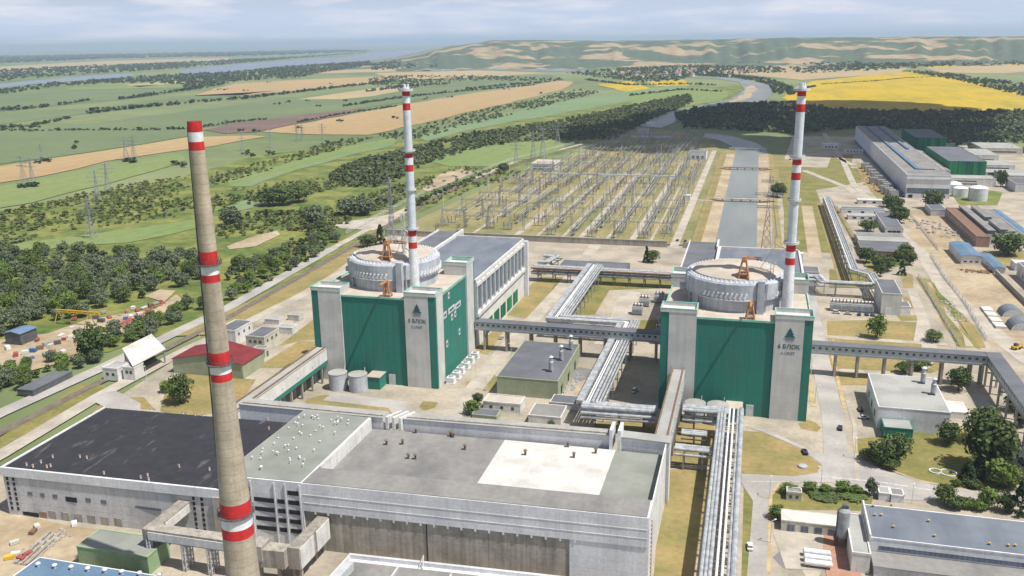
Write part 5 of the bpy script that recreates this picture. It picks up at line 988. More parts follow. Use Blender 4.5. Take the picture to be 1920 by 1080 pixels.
pr = thing('busbar_run', 'long grey busbar run on a line of posts in the switchyard', 'busbar', (0, 0, 0), 'busbar runs of the switchyard')
for x in (-2.5, 0, 2.5): mb = MB(); mb.tube((x, -26, 7), (x, 26, 7), .12, 5); link('busbar', mb, 'pale', pr, (0, 0, 0))
for y in range(-24, 25, 8): mb = MB(); mb.bar((-2.5, y, 4), (2.5, y, 4), .2); mb.bar((0, y, 0), (0, y, 4), .3); [mb.bar((x, y, 4), (x, y, 7), .2) for x in (-2.5, 0, 2.5)]; link('post', mb, 'steel', pr, (0, 0, 0))
rs_ = [(u + RS.uniform(-2, 2), v + RS.uniform(-6, 6)) for u in (-245, -223, -203, -164, -143, -126, -105, -85, -66) for v in range(745, 1500, 58) if not (v > 1095 and u < -235) and not (v > 1260 and u < -215) and not (v > 1200 and u > -80) and RS.random() < .85]
pr.location = (*rs_[0], 0)
for q in rs_[1:]: dup(pr, (*q, 0))
mast = thing('lightning_mast', 'slender grey lightning mast in the switchyard', 'mast', (0, 0, 0), 'lightning masts of the switchyard')
mb = MB(); mb.tube((0, 0, 0), (0, 0, 22), .5, 6, .22); mb.tube((0, 0, 22), (0, 0, 30), .2, 6, .08); link('pole', mb, 'pale', mast, (0, 0, 0)); mb = MB(); mb.box(-.8, .8, -.8, .8, 0, .4); link('base', mb, 'oldc', mast, (0, 0, 0))
ms = [(u, v) for u in (-270, -220, -168, -110, -62) for v in (760, 880, 1010, 1150)]; mast.location = (*ms[0], 0)
for u, v in ms[1:]: dup(mast, (u + RS.uniform(-5, 5), v + RS.uniform(-20, 20), 0))
bus = thing('bus_beam', 'long white busbar beam on posts crossing the middle of the switchyard', 'busbar', (-235, 1010, 0)); mb = MB(); mb.box(-235, -70, 1009, 1011, 9, 10.4); link('beam', mb, 'pale', bus)
for k in range(9): mb = MB(); u = -232 + k * 20; mb.bar((u, 1010, 0), (u, 1010, 9), .5); link('post', mb, 'steel', bus)
sw = thing('fence', 'light grey mesh fence along the outside of the switchyard road', 'fence', (-336, 700, 0)); fl = [(-334, 690), (-338, 780), (-343, 890), (-322, 1180), (-275, 1400)]
mb = MB(); [mb.box(0, 0, 0, 0, 0, 0) for _ in ()]
for (x0, y0), (x1, y1) in zip(fl, fl[1:]):
    for z in (.8, 2.2, 3.4): mb.bar((x0, y0, z), (x1, y1, z), .22)
link('rail', mb, 'pale', sw)
for (x0, y0), (x1, y1) in zip(fl, fl[1:]):
    n = int(math.hypot(x1 - x0, y1 - y0) / 34)
    for i in range(n): mb = MB(); t_ = i / n; mb.bar((x0 + (x1 - x0) * t_, y0 + (y1 - y0) * t_, 0), (x0 + (x1 - x0) * t_, y0 + (y1 - y0) * t_, 3.6), .35); link('post', mb, 'pale', sw)
py_ = thing('pylon', 'grey lattice pylon', 'pylon', (0, 0, 0), None)
mb = MB()
for sx in (-1, 1):
    for sy in (-1, 1):
        mb.bar((sx * 4, sy * 4, 0), (sx * 1.1, sy * 1.1, 20), .32); mb.bar((sx * 1.1, sy * 1.1, 20), (sx * .3, sy * .3, 35), .26)
for i in range(9):
    z0, z1 = i * 3.8, (i + 1) * 3.8; w0, w1 = [4 - 2.9 * z / 20 if z < 20 else 1.1 - .8 * (z - 20) / 15 for z in (z0, z1)]
    for s in (-1, 1): mb.bar((-w0, s * w0, z0), (w1, s * w1, z1), .18); mb.bar((w0, s * w0, z0), (-w1, s * w1, z1), .18); mb.bar((s * w0, -w0, z0), (s * w1, w1, z1), .18); mb.bar((s * w0, w0, z0), (s * w1, -w1, z1), .18)
link('tower', mb, 'steel', py_, (0, 0, 0))
for z, w in ((22, 8), (27, 10), (32, 6)):
    mb = MB(); mb.truss((-w, 0, z), (w, 0, z), .8, 8, .18); link('crossarm', mb, 'steel', py_, (0, 0, 0))
PYL = [(45, 345, 35, 'at the edge of the left stubble field, left one'), (62, 345, 33, 'at the edge of the left stubble field, right one'), (79, 303, 26, 'in the green crop at far left among bushes'), (184, 378, 34, 'in the scrub left of the chimney, lower one'), (203, 360, 34, 'in the scrub left of the chimney, upper one'), (237, 300, 36, 'on the stubble strip left of the chimney, left one'), (252, 300, 35, 'on the stubble strip left of the chimney, right one'), (172, 446, 36, 'among the dark scrub at left, nearest'), (455, 282, 30, 'right of the chimney top by the grass bank'), (508, 276, 30, 'second to the right of the chimney top'), (557, 264, 28, 'third to the right of the chimney top, left of a pair'), (567, 264, 28, 'third to the right of the chimney top, right of a pair'), (425, 250, 28, 'beyond the ploughed strip behind the chimney'), (605, 262, 28, 'near the end of the big stubble field'), (1000, 300, 40, 'beside the switchyard control building, left one'), (1018, 296, 44, 'beside the switchyard control building, right one'), (1046, 270, 36, 'against the dark wood beyond the switchyard'), (968, 310, 34, 'on the meadow left of the switchyard control building')]
for i, (x, y, h, l) in enumerate(PYL):
    q = (*G(x, y), 0); s = (h / 35 * .9, h / 35 * .9, h / 35); lb = 'grey lattice pylon ' + l
    if i == 0: py_.location = q; py_.scale = s; py_['label'] = lb
    else: dup(py_, q, rz=RS.uniform(0, .5), scale=s, label=lb)
dup(py_, (-258, 610, 0), scale=(1.0, 1.0, 1.8), label='tall lattice pylon behind the left vent stack'); dup(py_, (12, 660, 0), scale=(1.0, 1.0, 1.85), label='tall lattice pylon behind the right vent stack')
lp = thing('street_lamp', 'slim grey street lamp on the plant road', 'street lamp', (0, 0, 0), 'street lamps of the plant roads'); mb = MB(); mb.tube((0, 0, 0), (0, 0, 8), .14, 6, .09); mb.bar((0, 0, 8), (1.4, 0, 8.3), .12); link('pole', mb, 'pale', lp, (0, 0, 0)); mb = MB(); mb.box(1.0, 1.8, -.2, .2, 8.2, 8.4); link('lamp_head', mb, 'wpaint', lp, (0, 0, 0))
lps = [(32.5, 395), (32.5, 430), (45, 460), (44, 340), (-114, 330), (-115, 375), (-115, 420), (-128, 400), (12, 300), (12, 270), (30, 312), (60, 308), (-281, 350), (-284, 400), (104, 470), (110, 600), (-75, 480), (100, 320)]
lp.location = (*lps[0], 0)
for q in lps[1:]: dup(lp, (*q, 0), rz=RS.uniform(0, 6))
# ================================================================ vehicles
def car(label, m, loc, rz, van=False):
    t = thing('van' if van else 'parked_car', label, 'van' if van else 'car', loc, rz=rz); h = 1.15 if van else .9; O = (0, 0, 0)
    mb = MB(); mb.prism([(-2.2, -.75), (-2.0, -.88), (1.9, -.88), (2.2, -.7), (2.2, .7), (1.9, .88), (-2.0, .88), (-2.2, .75)], .35, h); link('body', mb, m, t, O)
    a, b = (-2.1, 1.2) if van else (-1.5, .9); top = 2.0 if van else 1.45
    mb = MB(); k = [(a, -.82, h), (b, -.82, h), (b, .82, h), (a, .82, h), (a + .3, -.66, top), (b - .5, -.66, top), (b - .5, .66, top), (a + .3, .66, top)]; mb.v = k; mb.f = [(0, 1, 5, 4), (1, 2, 6, 5), (2, 3, 7, 6), (3, 0, 4, 7)]; mb.m = [0] * 4; cb = link('cabin', mb, 'glass', t, O)
    mb = MB(); mb.box(a + .28, b - .48, -.68, .68, top - .02, top + .05); link('roof', mb, m, t, O)
    for x in (-1.35, 1.35):
        for y in (-.85, .85): mb = MB(); mb.tube((x, y - .12, .33), (x, y + .12, .33), .33, 12); link('wheel', mb, 'black', t, O)
    return t
CARS = [(1568, 588, 'carwhite', 'white van at the left end of the row before the pipe rack', 1), (1582, 580, 'carwhite', 'white car in the second row before the pipe rack, left', 0), (1590, 590, 'cargrey', 'silver car in the row before the pipe rack', 0), (1602, 579, 'cargrey', 'silver car in the second row before the pipe rack, middle', 0), (1611, 591, 'carblue', 'dark blue car in the row before the pipe rack, left one', 0), (1620, 580, 'carwhite', 'white car in the second row before the pipe rack, right', 0), (1625, 591, 'carblue', 'dark blue car in the row before the pipe rack, middle one', 0), (1636, 592, 'carblue', 'dark blue car at the right end of the row', 0), (1406, 1028, 'carwhite', 'white car on the lane beside the tall pipe rack', 0), (1907, 858, 'carwhite', 'white car on the road right of the big oak', 0), (1917, 870, 'carblack', 'dark car at the right edge by the big oak', 0), (1509, 850, 'carblack', 'dark car on the fork road by the dry lawn', 0), (1613, 770, 'carblack', 'dark car in the shadow of the pale roofed building', 0), (1620, 785, 'cargrey', 'silver car in the shadow of the pale roofed building', 0), (1818, 778, 'carwhite', 'white car on the earth yard beside the pale roofed building', 0), (1270, 452, 'carblack', 'dark car on the wide switchyard road, left', 0), (1285, 453, 'carblue', 'dark blue car on the wide switchyard road, right', 0), (915, 760, 'cargrey', 'silver car before the beige roofed white building', 0), (1575, 805, 'carblack', 'small dark car on the road before the right reactor', 0), (478, 690, 'cargrey', 'silver car by the white office porch', 0), (1190, 735, 'carwhite', 'white car in the shade left of the right reactor', 1), (940, 635, 'cargrey', 'grey car on the road between the left reactor and diesel building', 0)]
for x, y, m, l, v in CARS: car(l, m, (*G(x, y), .12), RS.uniform(-.2, .2) + (math.pi / 2 if RS.random() < .8 else 0), v)
t = thing('digger', 'yellow wheeled digger on the dirt road by the gallery corner', 'digger', (*G(1905, 655), 0), rz=.6); O = (0, 0, 0)
mb = MB(); mb.box(-2.4, 1.6, -1.1, 1.1, .7, 2.0); link('body', mb, 'yelp', t, O); mb = MB(); mb.box(-1.2, .6, -.9, .9, 2.0, 3.3); link('cabin', mb, 'glass', t, O); mb = MB(); mb.bar((1.4, 0, 1.6), (3.4, 0, 3.0), .35); mb.bar((3.4, 0, 3.0), (4.4, 0, 1.0), .3); mb.box(4.0, 4.9, -.8, .8, .3, 1.1); link('arm', mb, 'yelp', t, O)
for x in (-1.5, 1.2):
    for y in (-1.1, 1.1): mb = MB(); mb.tube((x, y - .25, .7), (x, y + .25, .7), .7, 12); link('wheel', mb, 'black', t, O)
# scrap yard: containers, lorries, barrels, a yellow gantry crane
gcr = thing('gantry_crane', 'long yellow gantry crane beam over the scrap yard', 'gantry crane', (*G(105, 602), 0)); a, b = Vector((*G(108, 606), 8)), Vector((*G(190, 612), 8))
mb = MB(); mb.truss(a, b, 1.2, 16, .3); link('beam', mb, 'yelp', gcr)
for p in (a.lerp(b, .05), a.lerp(b, .75)):
    for d in (-2, 2): mb = MB(); mb.bar((p.x, p.y, 8), (p.x + d, p.y + d, 0), .4); link('leg', mb, 'yelp', gcr)
def box_thing(name, label, cat, m, loc, rz, dims, group):
    t = thing(name, label, cat, loc, group, rz); l, w, h = dims; O = (0, 0, 0); mb = MB(); mb.box(-l / 2, l / 2, -w / 2, w / 2, .15, h); link('body', mb, m, t, O)
    mb = MB(); n = max(3, int(l / .9))
    for i in range(n + 1): x = -l / 2 + l * i / n; mb.box(x - .08, x + .08, -w / 2 - .06, w / 2 + .06, .1, h + .05)
    link('rib', mb, m, t, O); mb = MB(); mb.box(l / 2, l / 2 + .06, -w / 2 + .1, w / 2 - .1, .3, h - .1); link('door', mb, 'pale', t, O); return t
protos = {}
yard = [(x, y) for x, y in ((15, 655), (30, 668), (48, 664), (62, 660), (75, 655), (88, 648), (95, 652), (108, 645), (120, 638), (132, 632), (85, 668), (98, 662), (118, 660), (70, 640), (135, 615), (150, 622), (128, 606), (165, 608), (178, 618), (190, 604), (205, 596), (215, 604), (225, 592), (238, 586), (246, 596), (258, 584), (270, 578), (236, 600), (282, 574), (292, 570), (262, 592), (180, 598), (140, 600), (210, 612), (195, 588), (228, 606), (250, 580), (300, 566), (115, 630), (60, 672))]
cols = ['wpaint', 'redp', 'pale', 'blue', 'brown', 'steel', 'cream', 'dsteel', 'redp', 'pale', 'steel', 'tile']; cn = dict(wpaint='white', redp='faded red', pale='pale grey', blue='blue', brown='rusty brown', yelp='yellow', cream='cream', steel='grey', dsteel='dark grey', tile='terracotta')
for i, (x, y) in enumerate(yard):
    c = cols[i % len(cols)]; lab = cn[c] + ' scrap container lying in the cluttered scrap yard'
    if c not in protos: protos[c] = box_thing('scrap_container', lab, 'container', c, (*G(x, y), .05), RS.uniform(0, 3), (3.4, 2.2, 2), cn[c] + ' scrap containers')
    else: dup(protos[c], (*G(x, y), .05), rz=RS.uniform(0, 3), scale=(RS.uniform(.5, 1.5), RS.uniform(.5, 1.2), RS.uniform(.4, 1.1)))
t = thing('scrap_heap', 'long reddish heap of rusty scrap at the edge of the scrap yard', 'scrap heap', (*G(270, 595), 0)); p0, p1 = G(215, 618), G(305, 568); mb = MB()
for i in range(60): f_ = RS.random(); x = p0[0] + (p1[0] - p0[0]) * f_ + RS.uniform(-2.5, 2.5); y = p0[1] + (p1[1] - p0[1]) * f_ + RS.uniform(-2.5, 2.5); r = RS.uniform(.5, 1.5); mb.lathe(x, y, [(r, 0), (r * .8, r * .5), (r * .2, r * RS.uniform(.6, 1.1))], 6)
link('scrap', mb, 'redp', t)
# rubble and boxes on the works yard, lower left, and on bare earth at right
for i, (x, y, c) in enumerate(((28, 1020, 'cream'), (40, 1050, 'redp'), (52, 1042, 'redp'), (30, 1042, 'wpaint'), (18, 1048, 'yelp'), (62, 1000, 'brown'), (70, 990, 'cream'), (140, 985, 'wpaint'))): box_thing('crate', ('cream', 'red', 'red', 'white', 'yellow', 'brown', 'cream', 'white')[i] + ' site crate on the works yard, ' + ('beside the plank stack', 'nearest the blue roof', 'second from the blue roof', 'between the red crates', 'at the left picture edge', 'below the hall corner', 'nearest the hall corner', 'before the hall wall')[i], 'crate', c, (*G(x, y), .06), RS.uniform(0, 3), (2.6, 1.6, 1.2), None)
t = thing('timber_stack', 'long stack of grey planks on the works yard', 'timber', (*G(80, 1015), 0)); a, b = G(40, 1060), G(105, 1000); mb = MB()
for k in range(7): o_ = (k - 3) * .5; mb.bar((a[0] + o_ * 2, a[1], .3 + (k % 2) * .3), (b[0] + o_ * 2, b[1], .3 + (k % 2) * .3), .5)
link('plank', mb, 'oldc', t)
# ================================================================ vegetation
def leaf_crown(shape, n, r, h, leaf, seed):
    g = np.random.default_rng(seed); nc = max(6, n // 30); c = g.normal(size=(nc, 3)); c /= np.linalg.norm(c, axis=1)[:, None]; c *= g.uniform(.35, .82, (nc, 1))
    if shape == 'cone': z = g.uniform(-1, 1, nc) ** 1; a = g.uniform(0, 6.28, nc); rad = (1 - (z + 1) / 2) * .8 + .08; c = np.stack([np.cos(a) * rad, np.sin(a) * rad, z], 1)
    if shape == 'bush': c[:, 2] = np.abs(c[:, 2]) * .9 - .3
    cr = g.uniform(.24, .44, nc) * (1 if shape != 'cone' else .62)
    idx = g.integers(0, nc, n); d = g.normal(size=(n, 3)); d /= np.linalg.norm(d, axis=1)[:, None]; d[:, 2] = np.where(g.random(n) < .6, np.abs(d[:, 2]), d[:, 2])
    p = c[idx] + d * cr[idx][:, None] * g.uniform(.75, 1.05, (n, 1)); p *= np.array([r, r, h / 2])
    nr = d + g.normal(scale=.45, size=(n, 3)); nr /= np.linalg.norm(nr, axis=1)[:, None]
    t1 = np.cross(nr, g.normal(size=(n, 3))); t1 /= np.linalg.norm(t1, axis=1)[:, None]; t2 = np.cross(nr, t1); s = leaf * g.uniform(.6, 1.3, (n, 1))
    return np.stack([p - t1 * s, p - t2 * s * .8, p + t1 * s, p + t2 * s * .8], 1).reshape(-1, 3)
def quads_mesh(name, v, m):
    n = len(v) // 4; me = bpy.data.meshes.new(name); me.vertices.add(len(v)); me.vertices.foreach_set('co', np.ascontiguousarray(v, dtype=np.float32).ravel())
    me.loops.add(4 * n); me.polygons.add(n); me.loops.foreach_set('vertex_index', np.arange(4 * n, dtype=np.int32)); me.polygons.foreach_set('loop_start', np.arange(n, dtype=np.int32) * 4)
    me.update(calc_edges=True); me.materials.append(m); return me
TP = {}
def tree_proto(kind, shape, leafm, r, h, n, leaf, trunk, seed):
    t = thing('tree', 'tree', 'tree', (0, 0, -50)); zc = trunk + h / 2
    v = leaf_crown(shape, n, r, h, leaf, seed); v[:, 2] += zc; o = bpy.data.objects.new('crown', quads_mesh('crown', v, LEAF[leafm])); COL.objects.link(o); o.parent = t
    mb = MB(); mb.tube((0, 0, -.1), (.1, .05, trunk + h * .45), .05 * r + .12, 8, .03 * r)
    for a in range(5 if shape != 'cone' else 0): q = a * 1.26 + seed; mb.tube((.05, 0, trunk + h * (.05 + .05 * a)), (math.cos(q) * r * .55, math.sin(q) * r * .55, trunk + h * (.45 + .06 * a)), .025 * r + .05, 6, .03)
    link('trunk', mb, 'bark', t, (0, 0, 0)); TP.setdefault(kind, []).append(t)
for s in range(4): tree_proto('round', 'ball', ('deep', 'mid', 'deep', 'mid')[s], 5, 9.4, 2000, .46, .7, 20 + s)
for s in range(3): tree_proto('willow', 'ball', 'willow', 5, 8.6, 1800, .46, .5, 40 + s)
for s in range(2): tree_proto('light', 'ball', 'light', 5, 8.8, 1800, .46, .6, 50 + s)
for s in range(2): tree_proto('conifer', 'cone', 'conifer', 3.4, 11.3, 1600, .42, .5, 60 + s)
for s in range(3): tree_proto('bush', 'bush', ('mid', 'deep', 'light')[s], 5, 6, 1100, .52, .1, 70 + s)
used = set(); NOUN = dict(round='round dark green', willow='grey green', light='bright green', conifer='dark conical', bush='low bushy')
def plant(kind, u, v, r, h=None, label=None, group=None, z=0):
    t = TP[kind][RS.randrange(len(TP[kind]))]; base = dict(round=(5, 10.1), willow=(5, 9.2), light=(5, 9.4), conifer=(3.4, 11.8), bush=(5, 5))[kind]
    s = r / base[0]; sz = (h / base[1]) if h else s * RS.uniform(.9, 1.15)
    o = dup(t, (u, v, z), rz=RS.uniform(0, 6.28), scale=(s, s, sz), label=label, group=group)
    if kind == 'bush': o['category'] = 'bush'; o.name = 'bush'
    return o
# trees one can point at: photo base point, crown width in photo pixels, label
EX = [('round', 1650, 872, 44, 52, 'left one of the dark tree cluster on the park lawn'), ('round', 1680, 866, 48, 58, 'right one of the dark tree cluster on the park lawn'), ('bush', 1625, 862, 34, 24, 'dark bush left of the tree cluster on the park lawn'), ('bush', 1672, 880, 30, 22, 'bush in front of the tree cluster on the park lawn'), ('round', 1856, 884, 92, 112, 'biggest oak on the park lawn at right'), ('round', 1842, 830, 60, 70, 'oak rising behind the biggest oak of the park'), ('round', 1778, 832, 40, 46, 'round tree in front of the pale roofed building'), ('conifer', 1812, 908, 30, 44, 'dark conifer near the flower bed, left one'), ('conifer', 1833, 898, 26, 48, 'dark conifer near the flower bed, right one'), ('light', 1874, 912, 56, 54, 'bright green tree at the park corner'), ('bush', 1893, 916, 38, 28, 'low bush beside the bright green park tree'), ('bush', 1826, 915, 26, 18, 'round bush below the park conifers'), ('bush', 1795, 912, 16, 14, 'tiny bush by the park road'), ('round', 1770, 945, 34, 40, 'round tree across the road from the park'), ('bush', 1790, 953, 34, 26, 'bush cluster beside the long blue grey roof'), ('bush', 1812, 952, 30, 22, 'dark bush beside the long blue grey roof'), ('light', 1851, 952, 36, 40, 'bright small tree behind the long blue grey roof'), ('bush', 1835, 957, 26, 22, 'dark bush before the bright small tree'), ('round', 1886, 960, 30, 38, 'small tree near the right edge behind the blue grey roof'), ('conifer', 1912, 965, 34, 58, 'dark conifer at the right edge behind the blue grey roof'), ('light', 1478, 925, 34, 24, 'light shrub first in the row along the road'), ('light', 1518, 920, 26, 22, 'light shrub second in the row along the road'), ('light', 1548, 924, 24, 20, 'light shrub third in the row along the road'), ('light', 1579, 922, 28, 26, 'light shrub fourth in the row along the road'), ('light', 1605, 926, 26, 20, 'light shrub fifth in the row along the road'), ('willow', 1633, 930, 22, 36, 'slim reddish grey tree at the lawn corner'), ('light', 1458, 972, 34, 30, 'light tree at the white garage end'), ('bush', 1545, 930, 60, 14, 'dark hedge under the shrub row, left'), ('bush', 1600, 932, 60, 14, 'dark hedge under the shrub row, right'),
 ('light', 1644, 634, 36, 46, 'bright conical tree behind the right gallery'), ('round', 1750, 640, 30, 24, 'tree behind the right gallery near the ditch'), ('bush', 1697, 700, 34, 24, 'dark bush under the right gallery'), ('bush', 1724, 692, 44, 26, 'green bushes under the right gallery'), ('round', 1797, 732, 42, 48, 'round tree right of the pale roofed building'), ('round', 1898, 772, 30, 34, 'tree under the corner of the right gallery'), ('round', 1915, 800, 30, 36, 'tree at the right edge under the gallery'),
 ('round', 1747, 392, 36, 36, 'dark tree before the long hall front'), ('round', 1674, 400, 36, 34, 'dark tree at the top of the poplar clump'), ('round', 1686, 418, 34, 34, 'dark tree in the middle of the poplar clump'), ('round', 1668, 388, 24, 24, 'smaller tree at the head of the poplar clump'), ('round', 1627, 434, 32, 24, 'tree before the white hut'), ('round', 1624, 492, 34, 32, 'dark tree at the end of the grey roofed stores'), ('round', 1698, 484, 28, 28, 'tree beside the dirt crossing'), ('round', 1706, 497, 24, 26, 'darker tree beside the dirt crossing'), ('round', 1664, 508, 30, 30, 'tree among bare ground left of the crossing'), ('round', 1644, 502, 24, 26, 'small tree above the silver pipe'), ('round', 1650, 518, 20, 24, 'small tree touching the silver pipe'), ('conifer', 1690, 516, 16, 26, 'small dark conifer near the grey tower block'), ('round', 1684, 490, 22, 22, 'bush like tree left of the dirt crossing'), ('round', 1890, 478, 54, 44, 'broad dark tree beside the brick workshop'), ('round', 1458, 370, 34, 30, 'bushy tree on the canal bank behind the right vent stack'), ('round', 1876, 350, 18, 30, 'pale green tall tree before the right edge buildings'),
 ('round', 338, 756, 48, 60, 'dark tree on the dry lawn behind the black roof'), ('light', 312, 735, 26, 24, 'small tree beside the gate shed road'), ('light', 885, 776, 36, 32, 'bright bush by the beige roofed building'), ('round', 896, 758, 22, 26, 'small tree behind the bright bush'), ('bush', 1033, 800, 16, 14, 'small green bush by the pale shed'), ('round', 176, 672, 56, 66, 'big dark tree beside the scrap yard entrance'), ('round', 690, 463, 36, 28, 'round tree at the railway bend'), ('conifer', 714, 460, 22, 38, 'poplar shaped tree at the railway bend'), ('willow', 433, 422, 44, 34, 'grey green tree right of the chimney shaft'), ('willow', 590, 425, 46, 44, 'round grey green tree below the far scrub'), ('willow', 652, 402, 50, 38, 'grey tree of the clump near the gravel road, left'), ('willow', 684, 402, 46, 38, 'grey tree of the clump near the gravel road, right'), ('round', 505, 385, 46, 34, 'dark tree of the middle clump, left'), ('round', 530, 384, 50, 38, 'dark tree of the middle clump, middle'), ('round', 560, 378, 44, 36, 'dark tree of the middle clump, right'), ('conifer', 1212, 492, 14, 30, 'dark conifer in the gap behind the pipe bridge'), ('round', 1224, 492, 26, 26, 'green tree in the gap behind the pipe bridge'), ('bush', 945, 325, 20, 20, 'bush at the switchyard road bend')]
for k, x, y, w, hp, l in EX:
    u, v = G(x, y); dist = math.sqrt(u * u + v * v + CH * CH); dep = math.atan2(CH, math.hypot(u, v)); r = w / 2 * dist / FPX; h = max(1.2, (hp * dist / FPX - 2 * r * math.sin(dep) * .5) / math.cos(dep))
    pre = NOUN[k]; plant(k, u, v, r, h, l)
# woods and scrub: photo polygons; the largest trees become things, the rest one mass per stretch
def inpoly(P_, x, y):
    c = np.zeros(len(x), bool)
    for i in range(len(P_)):
        (x1, y1), (x2, y2) = P_[i - 1], P_[i]
        if y1 != y2: c ^= ((y1 > y) != (y2 > y)) & (x < (x2 - x1) * (y - y1) / (y2 - y1) + x1)
    return c
AREAS = [ # name, polygon, spacing, radius range, height factor, kinds, foliage of the mass, label
 ('near wood', [(-40, 480), (20, 478), (70, 470), (180, 478), (260, 470), (330, 482), (390, 500), (395, 560), (340, 545), (290, 560), (230, 580), (150, 596), (90, 604), (40, 628), (-40, 640)], 10.5, (3.2, 6.2), 1.6, ('willow', 'willow', 'round', 'willow', 'light'), 'dark', 'tree crowded in the wood behind the scrap yard'),
 ('yard edge', [(-40, 700), (40, 690), (130, 670), (185, 640), (290, 600), (390, 560), (395, 575), (300, 625), (220, 665), (120, 705), (60, 722), (-40, 760)], 8, (2.4, 4.6), 1.4, ('round', 'willow', 'light', 'bush'), 'scrub', 'tree in the strip between scrap yard and railway road'),
 ('road thicket', [(430, 500), (500, 480), (560, 450), (620, 432), (650, 445), (560, 500), (480, 540), (430, 566)], 8, (2.6, 4.6), 1.4, ('round', 'willow', 'light'), 'dark', 'tree of the thicket right of the chimney along the road'),
 ('middle scrub', [(400, 430), (480, 400), (600, 395), (740, 350), (820, 330), (800, 350), (720, 395), (600, 440), (540, 432), (470, 440), (420, 460)], 6.5, (2.0, 4.2), 1.2, ('round', 'bush', 'willow', 'light'), 'scrub', 'scrub tree on the rough grass above the road'),
 ('left scrub', [(-40, 410), (80, 380), (200, 352), (350, 330), (372, 400), (260, 418), (150, 430), (60, 450), (-40, 470)], 7, (1.8, 3.8), 1.0, ('bush', 'round', 'light'), 'scrub', 'scrub bush on the rough slope left of the chimney'),
 ('scrub belt', [(400, 360), (470, 350), (560, 340), (640, 330), (640, 350), (560, 372), (480, 385), (400, 400)], 7, (2.0, 3.8), 1.0, ('bush',), 'scrub', 'scrub bush'),
 ('upper scrub', [(395, 330), (470, 310), (560, 285), (640, 262), (700, 258), (640, 280), (560, 300), (480, 328), (400, 350)], 8.5, (1.8, 3.8), 1.0, ('bush',), 'scrub', 'scrub bush'),
 ('river thicket', [(640, 330), (700, 300), (800, 272), (900, 250), (1050, 228), (1180, 200), (1290, 178), (1300, 192), (1200, 235), (1150, 262), (1050, 262), (960, 268), (880, 282), (800, 308), (740, 335), (650, 352)], 10, (3, 5.5), 1.3, ('round',), 'dark', 'tree'),
 ('dense clump', [(600, 350), (640, 312), (690, 296), (760, 284), (765, 332), (700, 352)], 8, (3, 5), 1.3, ('round',), 'dark', 'tree'),
 ('grass bank scrub', [(800, 335), (860, 312), (960, 318), (1000, 330), (900, 350), (820, 385), (770, 390)], 11, (2, 3.6), 1.1, ('bush',), 'scrub', 'tree'),
 ('tan field edge', [(690, 258), (780, 240), (900, 208), (1010, 184), (1080, 168), (1130, 172), (1000, 205), (880, 235), (780, 262)], 15, (2.5, 4.5), 1.1, ('bush',), 'dark', 'tree'),
 ('dark wood', [(1265, 216), (1300, 207), (1390, 196), (1480, 196), (1560, 208), (1700, 212), (1800, 212), (1920, 212), (1990, 220), (1990, 266), (1850, 270), (1760, 268), (1720, 248), (1640, 238), (1540, 246), (1490, 252), (1420, 246), (1340, 241), (1285, 240)], 12, (4, 7), 1.5, ('round',), 'dark', 'tree'),
 ('east trees', [(1790, 285), (1760, 262), (1850, 262), (1990, 258), (1990, 300), (1880, 290)], 22, (4, 6), 1.4, ('round',), 'dark', 'tree'),
 ('yellow field edge', [(1690, 133), (1760, 136), (1850, 150), (1990, 166), (1990, 196), (1880, 172), (1800, 152), (1740, 142)], 18, (4, 6.5), 1.4, ('round',), 'far', 'tree'),
 ('canal bank trees', [(1260, 140), (1330, 136), (1440, 148), (1490, 165), (1490, 178), (1452, 176), (1440, 158), (1380, 146)], 16, (4, 6), 1.3, ('round',), 'far', 'tree'),
 ('village trees', [(1060, 137), (1180, 128), (1300, 122), (1460, 126), (1480, 136), (1300, 140), (1270, 152), (1200, 155), (1120, 145)], 34, (5, 9), 1.2, ('round',), 'far', 'tree'),
 ('hill foot', [(690, 122), (760, 112), (1000, 114), (1300, 113), (1960, 112), (1960, 122), (1560, 127), (1480, 120), (1100, 122), (900, 124), (700, 132)], 60, (9, 16), 1.0, ('round',), 'far', 'tree'),
 ('flood plain', [(-60, 180), (0, 168), (100, 158), (200, 150), (330, 141), (350, 140), (430, 136), (540, 125), (640, 119), (690, 115), (700, 122), (620, 134), (560, 146), (450, 152), (390, 165), (350, 172), (340, 158), (200, 156), (100, 163), (-60, 188)], 34, (6, 11), 1.2, ('round',), 'far', 'tree'),
 ('islands', [(-60, 160), (60, 147), (180, 138), (330, 129), (560, 109), (700, 98), (560, 107), (330, 118), (120, 126), (-60, 136)], 60, (9, 15), 1.1, ('round',), 'far', 'tree'),
 ('far band', [(-60, 122), (200, 110), (500, 104), (700, 96), (640, 94), (400, 99), (0, 106), (-60, 110)], 150, (30, 50), .5, ('round',), 'far', 'tree'),
 ('mid hedges', [(690, 150), (740, 142), (900, 143), (1060, 147), (1060, 152), (900, 152), (790, 162), (760, 170), (700, 165)], 30, (4, 7), 1.2, ('round',), 'far', 'tree'),
 ('far right', [(1480, 128), (1600, 122), (1780, 118), (1780, 124), (1650, 132), (1500, 138)], 45, (6, 11), 1.1, ('round',), 'far', 'tree')]
